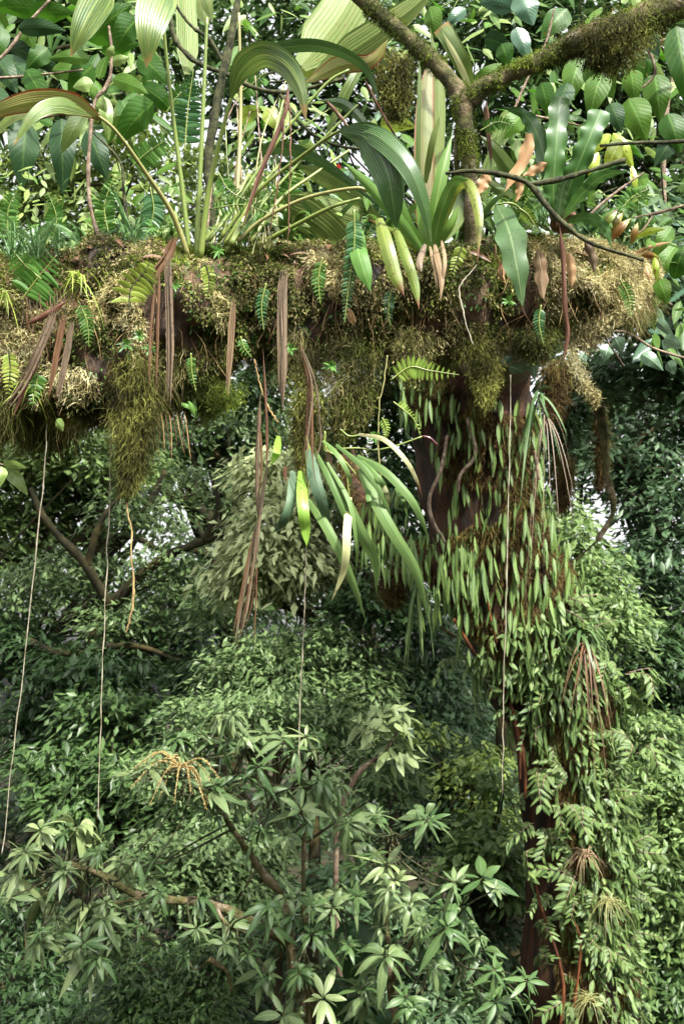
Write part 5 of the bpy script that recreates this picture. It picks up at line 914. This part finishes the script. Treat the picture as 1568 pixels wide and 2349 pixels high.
for i, (x, y) in enumerate([(500, 575), (400, 655), (350, 520), (320, 770), (345, 800), (290, 790), (665, 800), (760, 840), (1165, 690), (860, 1000)]):
    r = np.random.RandomState(i); g = G(); n = 9; p = P(x, y, 3.2); dr = np.stack([np.cos(np.linspace(0, 5.5, n)), np.full(n, -.6), np.sin(np.linspace(0, 5.5, n))], -1)
    g.grid(leavesV(np.repeat(p[None], n, 0), dr + r.normal(0, .2, (n, 3)), np.array([0, -1, .4]) + r.normal(0, .3, (n, 3)), .03 * r.uniform(.6, 1.2, n), .009, 5, 3))
    o = g.build('seedling', M['fern'], org=p); tag(o, ['green seedling on the mossy top beneath the palm stalks', 'bright green seedling between the rust strap and the pale-tipped strap', 'seedling left of the palm stalk bases', 'upper pale seedling in the tan moss at left', 'lower seedling beside the thin rust straps', 'seedling left of the upper pale seedling', 'seedling right of the widest brown strap', 'seedling on the olive moss skirt', 'seedling below the tip of the grey green blade', 'seedling at the lower edge of the olive moss skirt'][i], 'seedling')

# ------------------------------------------------------------------ strap-leaved plant hanging under the branch
e = thing('hanging_strap_plant', 'plant with long narrow drooping strap leaves hanging from the moss clump', 'plant', P(715, 1030, 3.25))
for c_, w_, m_ in (([(672, 1080), (668, 1150), (648, 1200), (624, 1224)], 24, 'strapgrey'), ([(691, 1080), (694, 1150), (700, 1210), (704, 1258)], 26, 'lime'), ([(708, 1030), (722, 1100), (740, 1160), (759, 1232)], 28, 'strapgrey'), ([(704, 1145), (740, 1195), (775, 1260), (810, 1340), (842, 1434)], 22, 'strapgrn'),
                   ([(738, 1072), (790, 1150), (830, 1230), (858, 1290), (863, 1372)], 30, 'strapgrn'), ([(802, 1140), (796, 1210), (790, 1300), (759, 1382)], 18, 'cream'), ([(826, 1075), (858, 1145), (900, 1220), (955, 1315), (983, 1434)], 27, 'strapgrn'), ([(818, 1046), (880, 1080), (938, 1140), (966, 1190), (984, 1242)], 19, 'strapgrn'),
                   ([(822, 996), (880, 1008), (930, 1055), (955, 1100), (969, 1142)], 12, 'speck'), ([(820, 1050), (870, 1100), (900, 1150)], 15, 'strapgrn'), ([(860, 1085), (885, 1130), (892, 1165)], 13, 'speck'), ([(740, 1010), (775, 1045), (800, 1090), (808, 1124)], 12, 'strapgrn'), ([(905, 1120), (925, 1150), (934, 1190)], 9, 'strapgrn'),
                   ([(682, 1095), (692, 1130), (694, 1185)], 6, 'strapgrn'), ([(640, 1000), (634, 1040), (622, 1068)], 18, 'lime'), ([(726, 1040), (760, 1110), (792, 1190), (806, 1262)], 14, 'strapgrn'), ([(770, 1020), (840, 1080), (885, 1160), (905, 1250)], 13, 'strapgrn'),
                   ([(750, 1060), (800, 1150), (818, 1250), (815, 1330)], 11, 'strapgrn'), ([(842, 1100), (846, 1150), (852, 1165)], 12, 'strapgrn')):
    leafpart(e, [(q[0], q[1], 3.22 - (.16 if m_ in ('lime', 'cream') else .1) * math.sin(3.14 * j / (len(c_) - 1))) for j, q in enumerate(c_)], w_ * .92, 'strap', m_, K=5, fold=.10, tilt=.3 * math.sin(w_ * 3.1 + c_[0][0]), twist=.4 * math.sin(c_[-1][1]), S=30)
for c_, m_ in (([(700, 1000), (715, 1040), (740, 1072)], 'petiole'), ([(745, 990), (748, 1030), (790, 1058), (842, 1122)], 'petiole'), ([(740, 1020), (748, 1036), (775, 1030), (820, 1028), (862, 1032), (912, 1021), (968, 1001)], 'petiole'), ([(705, 1000), (708, 1070), (706, 1150)], 'petiole'), ([(760, 1030), (790, 1060), (800, 1140)], 'petiole'), ([(780, 985), (800, 1000), (826, 998)], 'petiole')):
    petiole(e, c_, 2.4, 1.8, m_, 3.22)
g = G(); tube(g, pts3([(968, 1001), (985, 1006), (1003, 1022)], 3.22), [S_(3, 3.2), S_(5, 3.2), S_(3, 3.2)], 12, 8); g.build('seed_pod', M['pod'], e)
g = G(); blade(g, [(655, 1068), (653, 1085), (656, 1105)], 9, 3.2, 'lance'); g.build('dead_tip', M['dead_dark'], e)
leafpart(e, [(808, 1028), (812, 1055), (825, 1082)], 10, 'strap', 'dead_pale', name='bract'); leafpart(e, [(750, 1030), (755, 1060), (758, 1085)], 14, 'lance', 'dead_pale', name='bract')

# ------------------------------------------------------------------ large-leaved shrubs, top left and top right, other leafy things
def leafy(label, leaves, d, mats, seed, stems=(), name='broadleaf_shrub', cat='shrub', org=None, kind='ovate', jit=.25, leafn='leaf'):
    r = np.random.RandomState(seed); e = thing(name, label, cat, P(*(org or leaves[0][0]), d))
    for i, (a, b, w_, *mm) in enumerate(leaves):
        g = G(); broadleaf(g, a, b, w_, d + r.uniform(-jit, jit), seed=i + seed, kind=kind, tilt=r.uniform(-.4, .4), fold=.06 + .1 * r.uniform()); g.build(leafn, M[mm[0] if mm else mats[r.randint(len(mats))]], e)
    for c_, rad in stems:
        g = G(); tube(g, pts3(c_, d), [S_(x, d) for x in rad], 30, 7, .2, 3, 20); g.build('stem', M['twig'], e)
    return e
leafy('big-leaved shrub with dark veined leaves filling the top left', [((95, 25), (-20, 20), 48), ((68, 38), (168, 30), 52, 'big'), ((52, 50), (78, 112), 46, 'big_mid'), ((42, 66), (152, 72), 40, 'big_dark'), ((10, 100), (166, 192), 42, 'big_dark'), ((8, 128), (106, 212), 44, 'big_dark'), ((205, 95), (300, 12), 80, 'big'), ((315, 42), (262, 118), 64, 'big'),
       ((206, 135), (112, 134), 34), ((214, 150), (158, 214), 62, 'big'), ((-10, 130), (40, 215), 52, 'big_dark'), ((60, 278), (50, 432), 76, 'big_dark'), ((142, 272), (145, 446), 62, 'big_dark'), ((200, 300), (246, 412), 58, 'big_dark'), ((352, 235), (268, 332), 72, 'big'), ((318, 130), (386, 192), 54, 'big'), ((235, 120), (320, 100), 40), ((120, 160), (200, 170), 44, 'big_mid'),
       ((60, 160), (110, 250), 50), ((260, 180), (340, 215), 40, 'big_mid'), ((170, 20), (230, 60), 50, 'big_dark'), ((280, 230), (310, 300), 44), ((30, -20), (70, 40), 50), ((370, 20), (330, 80), 50, 'big_dark'), ((150, -10), (250, -30), 60), ((-30, 200), (30, 300), 60, 'big_dark'), ((110, 110), (60, 160), 50, 'big'), ((330, 200), (400, 260), 50, 'big'), ((0, 60), (-10, 140), 50, 'big')],
      4.1, ['big', 'big', 'big_mid'], 401, [([(-40, 170), (20, 115), (60, 60), (115, 0)], [4, 4, 3]), ([(-30, 180), (60, 175), (190, 160)], [4, 3, 2]), ([(60, 280), (140, 262), (230, 262)], [3, 3, 3])])
leafy('small light leaves on the slender grey stem at left', [((195, 256), (140, 352), 42, 'big_pale'), ((240, 222), (250, 322), 32, 'big_pale'), ((215, 192), (168, 200), 36, 'big_pale'), ((255, 145), (298, 132), 24, 'big_pale'), ((250, 130), (262, 105), 20, 'big_pale'), ((208, 200), (220, 232), 26, 'big_mid'), ((222, 225), (245, 258), 26, 'big_pale')], 3.4, ['big_pale'], 402, name='leaf_spray', cat='leaves')
leafy('big-leaved shrub with arc-veined leaves at the upper right', [((1350, 130), (1405, 225), 78, 'big_mid'), ((1440, 226), (1482, 322), 74, 'big_mid'), ((1500, 170), (1514, 278), 64, 'big_mid'), ((1400, 236), (1424, 305), 44, 'big_dark'), ((1446, 160), (1455, 238), 48, 'big_mid'), ((1550, 60), (1580, 250), 70, 'big'), ((1380, 165), (1350, 270), 60), ((1330, 130), (1300, 240), 60), ((1490, 90), (1470, 190), 60, 'big'), ((1300, 190), (1270, 290), 50), ((1240, 190), (1260, 270), 46, 'big'),
       ((1300, 20), (1240, 90), 60), ((1200, 260), (1150, 320), 50), ((1420, 110), (1390, 190), 56), ((1530, 260), (1560, 350), 60, 'big'), ((1360, 280), (1330, 360), 46), ((1550, 560), (1500, 640), 60, 'big_mid'), ((1450, 640), (1500, 720), 50, 'big_mid'), ((1480, 540), (1540, 500), 50), ((1560, 300), (1500, 380), 50, 'big_dark')],
      4.2, ['big', 'big_mid', 'big_dark'], 403, [([(1600, 60), (1500, 100), (1400, 130), (1320, 130)], [4, 4, 2]), ([(1480, 100), (1500, 170), (1440, 225)], [3, 3, 2])])
leafy('glossy blue green leaves at the very top right of centre', [((1175, 20), (1098, 8), 42), ((1195, -15), (1222, 58), 66), ((1185, 62), (1212, 142), 44), ((1110, 90), (1170, 110), 46, 'big_dark'), ((1470, 60), (1510, 130), 46), ((1068, 20), (1020, 60), 30), ((1150, 100), (1165, 150), 46, 'big'), ((985, 15), (1000, 88), 46, 'big_mid'), ((1090, 195), (1150, 145), 34, 'big_mid')], 3.7, ['gloss'], 404, name='glossy_shrub')
leafy('yellow leaves lit up behind the nest fern', [((1400, 308), (1362, 352), 26), ((1425, 320), (1388, 395), 42), ((1405, 305), (1452, 388), 34), ((1448, 380), (1460, 448), 16), ((1372, 350), (1350, 410), 24)], 3.6, ['yellow'], 405, name='yellow_leaf_spray', cat='leaves', kind='lance')
leafy('rust and yellow strap leaves curling off the branch end', [((1395, 545), (1430, 485), 18), ((1400, 552), (1445, 500), 20), ((1450, 545), (1525, 525), 18, 'yellow'), ((1448, 560), (1462, 510), 16), ((1440, 590), (1538, 555), 10, 'orange'), ((1470, 585), (1510, 590), 16), ((1500, 590), (1505, 648), 16, 'yellow'), ((1478, 610), (1490, 650), 9, 'orange'), ((1380, 520), (1415, 480), 22, 'brom_yellow')], 3.35, ['rust'], 406, name='rusty_strap_plant', cat='plant', kind='lance')
leafy('light green ragged leaves right of the branch end', [((1480, 500), (1400, 610), 22, 'fern'), ((1470, 650), (1488, 700), 26, 'bright'), ((1510, 640), (1530, 700), 40, 'big_mid'), ((1540, 520), (1500, 590), 40, 'big_mid'), ((1490, 700), (1500, 760), 22, 'big_mid'), ((1545, 640), (1570, 560), 40, 'big'), ((1390, 600), (1460, 570), 16, 'bright')], 3.6, ['big_mid'], 407, name='ragged_shrub')
leafy('grey green rounded leaves hanging just under the branch at right', [((1195, 830), (1225, 850), 34), ((1215, 800), (1225, 870), 40), ((1165, 840), (1200, 855), 30), ((1250, 795), (1290, 790), 34), ((1340, 808), (1320, 835), 34), ((1395, 790), (1385, 830), 34), ((1410, 775), (1425, 810), 36), ((1455, 700), (1490, 745), 24), ((1520, 780), (1560, 800), 36), ((1470, 810), (1520, 850), 34), ((1500, 730), (1545, 780), 24), ((1230, 770), (1262, 760), 26), ((1150, 835), (1180, 815), 20), ((1380, 700), (1420, 740), 24), ((1530, 830), (1545, 860), 30)],
      4.3, ['glauc'], 408, [([(1540, 700), (1450, 640), (1360, 640)], [2.5, 2, 2]), ([(1600, 830), (1500, 800), (1420, 760), (1300, 790), (1160, 840)], [3, 3, 2]), ([(1430, 840), (1390, 780), (1360, 740)], [2, 2, 2])], name='glaucous_shrub')
leafy('three oval pale green leaves at the left edge below the branch', [((8, 1065), (62, 1074), 20), ((15, 1072), (64, 1136), 34), ((4, 1070), (0, 1118), 30), ((-20, 1060), (8, 1066), 16)], 3.25, ['big_pale'], 409, [([(-60, 1040), (-20, 1058), (14, 1068)], [3, 2, 2])], name='leaf_spray', cat='leaves')
leafy('pair of tiny leaves and a pale one under the left end of the branch', [((60, 945), (52, 975), 14, 'big_mid'), ((70, 940), (74, 978), 16, 'big_mid'), ((130, 962), (145, 990), 22, 'big_pale'), ((118, 975), (98, 968), 14, 'big_pale'), ((140, 962), (128, 985), 12, 'big_pale')], 3.25, ['big_pale'], 410, name='small_leaf_spray', cat='leaves')
leafy('hanging cluster of narrow green leaves under the branch beside the rootlets', [((424, 915), (434, 972), 20, 'big_mid'), ((432, 920), (448, 960), 14), ((470, 930), (468, 985), 20, 'big_pale'), ((478, 935), (472, 992), 8), ((442, 905), (452, 950), 8), ((500, 900), (512, 930), 10), ((415, 925), (440, 940), 10)], 3.3, ['bright'], 411, name='hanging_leaf_cluster', cat='leaves', kind='lance')
leafy('round speckled olive leaves among the palm stalks', [((548, 275), (600, 250), 40), ((612, 250), (640, 300), 42), ((690, 160), (768, 168), 42), ((765, 110), (870, 130), 90), ((872, 285), (952, 292), 42)], 3.9, ['fern_old'], 412, name='speckled_shrub')
r = np.random.RandomState(77)
def scatter_leaves(label, boxes, n, L, W, d, mats, seed, name, cat='shrub', kind='ovate'):
    r = np.random.RandomState(seed); e = thing(name, label, cat, P(boxes[0][0], boxes[0][1], d)); 
    for mi, mt in enumerate(mats):
        g = G()
        for bx in boxes:
            k = max(1, n // len(boxes) // len(mats)); x = r.uniform(bx[0], bx[2], k); y = r.uniform(bx[1], bx[3], k); p = P(x, y, d + r.uniform(-.4, .4, k))
            dr = np.stack([r.normal(0, .8, k), r.normal(-.3, .5, k), r.normal(-.55, .5, k)], -1); nr = np.array([0, -.8, .8]) + r.normal(0, .45, (k, 3)); s = r.uniform(.6, 1.25, k)
            g.grid(leavesV(p, dr, nr, L * s, W * s, 8, 5, .1, .25 * r.uniform(.4, 1.4, k), kind))
        g.build('foliage', M[mt], e)
    g = G(); C0 = P((boxes[0][0] + boxes[0][2]) / 2, boxes[0][3] + 60, d + .3)
    for bx in boxes:
        q = P((bx[0] + bx[2]) / 2, bx[1], d + .1); tube(g, [C0, (C0 + q) / 2 + [.05, .1, 0], q], [.008, .006, .003], 16, 6)
    g.build('stem', M['twig_dark'], e); return e
scatter_leaves('dense mid-sized leaves behind the top left shrub', [(-60, -40, 380, 130), (-60, 120, 380, 300)], 230, .12, .045, 5.0, ['big', 'big_mid', 'big_pale'], 501, 'leafy_thicket')
scatter_leaves('leafy thicket behind the top centre pleated leaves', [(380, -40, 720, 130), (500, 120, 980, 330), (860, -40, 1150, 120)], 190, .10, .036, 5.2, ['big', 'big_mid', 'big_pale'], 502, 'leafy_thicket')
scatter_leaves('leafy thicket of pointed leaves behind the upper right limb', [(1050, -40, 1600, 140), (1180, 120, 1600, 340), (1120, 250, 1300, 420)], 250, .11, .044, 5.0, ['big', 'big_mid', 'big_pale'], 503, 'leafy_thicket')
scatter_leaves('narrow blue green leaves of a thicket at the right edge level with the branch', [(1430, 380, 1600, 560), (1480, 540, 1600, 800)], 120, .12, .045, 5.0, ['gloss', 'whorl_d', 'big_mid'], 504, 'leafy_thicket', kind='lance')
scatter_leaves('broken light green leaves of a shrub behind the left palm clump', [(100, 330, 420, 540), (540, 240, 760, 420)], 90, .1, .04, 5.0, ['big_pale', 'big_mid', 'c_yel'], 505, 'leafy_thicket', kind='lance')
scatter_leaves('fine twiggy shrub with tiny light leaves rising behind the left half of the branch', [(-20, 380, 200, 560), (200, 400, 420, 540), (470, 420, 640, 540)], 330, .05, .022, 3.9, ['big_pale', 'big_mid', 'c_yel'], 507, 'twiggy_shrub', kind='lance')
scatter_leaves('fine twiggy shrub with small leaves behind the right half of the branch', [(640, 430, 860, 560), (1040, 430, 1260, 550), (1330, 430, 1500, 560)], 330, .055, .026, 3.9, ['big_mid', 'whorl_d', 'big_pale'], 508, 'twiggy_shrub', kind='lance')
scatter_leaves('rounded grey green leaves of a shrub behind the bromeliad', [(640, 390, 860, 540), (1000, 430, 1250, 560), (860, 250, 960, 500)], 120, .09, .06, 5.0, ['glauc', 'gloss', 'big_mid'], 506, 'leafy_thicket')
g = G(); p = P(np.array([768, 758, 772]), np.array([392, 412, 404]), 6); g.grid(leavesV(p, r.normal(size=(3, 3)), r.normal(size=(3, 3)) + [0, -1, 0], .09, .07, 5, 5)); o = g.build('flower', M['red'], org=p[0]); tag(o, 'small red flower glowing behind the palm stalks', 'flower')
# grasses on the left of the branch
for i, (x, y, n, L, m_, lab) in enumerate([(30, 600, 60, .24, 'grass', 'thick bluish grass tuft at the left edge of the branch'), (85, 600, 60, .26, 'grass', 'grass tuft between the edge tuft and the broad fern'), (140, 590, 36, .2, 'grass', 'thinner grass tuft right of the broad fern'), (290, 560, 30, .17, 'grass', 'sparse grass tuft left of the blue green fern'), (600, 565, 26, .1, 'grass_dry', 'short dry grass wisps below the pale pleated leaves'), (1240, 510, 34, .13, 'grass', 'grassy wisp beneath the nest fern')]):
    tuft('grass_tuft', lab, 'grass tuft', (x, y), n, L, .005, m_, 600 + i, 3.35, .7, 1.3, .45)
for i, (x, y, n) in enumerate([(0, 680, 30), (180, 640, 30), (60, 880, 24)]):
    tuft('moss_fern_tuft', ['tuft of drooping narrow leaves at the far left of the branch', 'tuft of stubby olive club moss below the top of the branch', 'little drooping tuft near the slanting strap'][i], 'tuft', (x, y), n, .1, .008, 'fern_old', 620 + i, 3.22, 1.2, .2, .8)
for i, (x, y, n, L, W_, m_, d_, lab) in enumerate([
    (660, 560, 14, .30, .018, 'brom', 3.62, 'tangle of thin green blades right of the palm stalk bases'), (740, 565, 12, .34, .02, 'strapgrn', 3.6, 'narrow arching blades left of the dark narrow fern'),
    (880, 560, 14, .32, .022, 'brom', 3.62, 'arching green blades behind the yellowing leaf left of the bromeliad'), (1060, 550, 14, .32, .022, 'strapgrn', 3.55, 'green blades right of the bromeliad by the mossy stem'),
    (1140, 540, 12, .28, .018, 'brom', 3.6, 'thin green blades between mossy stem and nest fern'), (1340, 540, 14, .34, .02, 'nest', 3.55, 'dark arching blades right of the nest fern'), (1420, 560, 14, .26, .018, 'strapgrn', 3.6, 'green blades on the branch end'),
    (700, 545, 16, .5, .012, 'fern', 3.7, 'very long thin blades arching behind the yellow green stalks'), (830, 540, 16, .5, .014, 'strapgrn', 3.75, 'long thin blades behind the dark arching leaves'), (1180, 520, 14, .45, .014, 'brom', 3.7, 'long thin blades behind the tan orange dead leaves'),
    (1480, 590, 18, .4, .016, 'strapgrn', 3.7, 'long drooping blades at the right tip of the branch'), (300, 560, 16, .4, .012, 'grass', 3.7, 'long thin blades behind the blue green fern'), (60, 590, 20, .34, .010, 'grass', 3.5, 'long loose blades behind the edge grass tufts'),
    (380, 560, 12, .26, .014, 'brom', 3.6, 'thin blades just left of the palm stalk bases'), (200, 585, 14, .26, .014, 'grass', 3.55, 'thin blades beside the slender grey stem'), (560, 555, 12, .2, .012, 'fern', 3.45, 'short thin blades between the two palm clumps')]):
    tuft('strap_tuft', lab, 'plant', (x, y), n, L, W_, m_, 700 + i, d_, .7, 1.1, .6, kind='strap', S=9)
for i, (a, b, c_, pl, lab) in enumerate([((180, 690), (200, 740), (205, 800), 20, 'small fern hanging in the tan moss at left'), ((255, 620), (270, 600), (300, 560), 26, 'upright small fern on the branch left of the yellowing fern'), ((610, 650), (600, 700), (605, 760), 18, 'small fern hanging left of the widest brown strap'),
    ((740, 590), (730, 640), (735, 700), 20, 'small fern hanging right of the widest brown strap'), ((1060, 560), (1050, 590), (1030, 640), 18, 'small fern draped by the white root'), ((1240, 700), (1235, 740), (1245, 790), 16, 'small fern hanging below the broad grey brown dead leaf'),
    ((1100, 300), (1140, 280), (1180, 290), 20, 'fern sprouting from the mossy stem below the fork'), ((20, 800), (24, 850), (18, 910), 22, 'small fern at the left edge of the branch'), ((900, 660), (890, 700), (895, 750), 16, 'small fern below the yellowing leaf'), ((1420, 640), (1440, 680), (1445, 730), 18, 'small fern hanging from the branch end'), ((470, 600), (480, 640), (475, 690), 18, 'small fern below the palm stalk bases')]):
    fern(lab, [a, b, c_], pl, 13, 3.2 if i not in (1, 6) else 3.4, ['fern', 'fern_old', 'fern_blue'][i % 3], 800 + i, .3)
for i, (a, b, c_, pl, m_, lab) in enumerate([((250, 540), (240, 470), (265, 400), 30, 'fern', 'comb fern rising between the slender stem and blue green fern'), ((600, 540), (620, 470), (600, 400), 26, 'fern', 'comb fern rising behind the yellow green stalks'), ((760, 560), (740, 500), (700, 455), 28, 'fern_lime', 'light fern leaning left behind the apple green strap'),
    ((380, 260), (420, 210), (480, 190), 30, 'fern', 'light comb fern crossing behind the tall left stalks'), ((1180, 540), (1200, 470), (1240, 420), 24, 'fern', 'small fern standing behind the tan orange dead leaves'), ((120, 560), (130, 500), (110, 440), 30, 'fern', 'comb fern above the edge grass tufts'), ((1400, 520), (1440, 460), (1490, 430), 28, 'fern', 'comb fern arching over the branch end'),
    ((840, 540), (870, 480), (850, 420), 24, 'fern_blue', 'dark small fern between the arching leaves'), ((20, 560), (20, 480), (50, 420), 30, 'fern', 'comb fern at the left edge above the branch')]):
    fern(lab, [a, b, c_], pl, 18, 3.65, m_, 900 + i, .26)
# bark litter and curled dead leaves on top of the branch
r = np.random.RandomState(9); g = G()
p, D, t_ = surf(BP, BR, 170, r, .13, .96, .5, 1.7, lift=.012); n = len(p)
g.grid(leavesV(p, r.normal(size=(n, 3)) * [1.6, .5, .4] - UP * .4, D + r.normal(0, .5, (n, 3)), r.uniform(.03, .09, n), r.uniform(.01, .028, n), 6, 4, -.2, .3, 'strap'))
o = g.build('leaf_litter', [M['dead_red']]); tag(o, 'curled brown leaf litter caught in the moss', None, kind='stuff')
r = np.random.RandomState(10); g = G(); p, D, t_ = surf(BP, BR, 500, r, .13, .98, -1.0, 1.2, lift=.006); n = len(p)
V = []
for i in range(n):
    L = r.uniform(.04, .14); a = p[i]; b = a + np.array([r.normal(0, .35), -.05, -1]) * L
    tube(g, [a, (a + b) / 2 + r.normal(0, .012, 3) + D[i] * .012, b], [.0016, .0012, .0008], 7, 4)
o = g.build('rootlet_mat', M['rootlet']); tag(o, 'hair-thin rootlets threading down through the moss', None, kind='stuff')
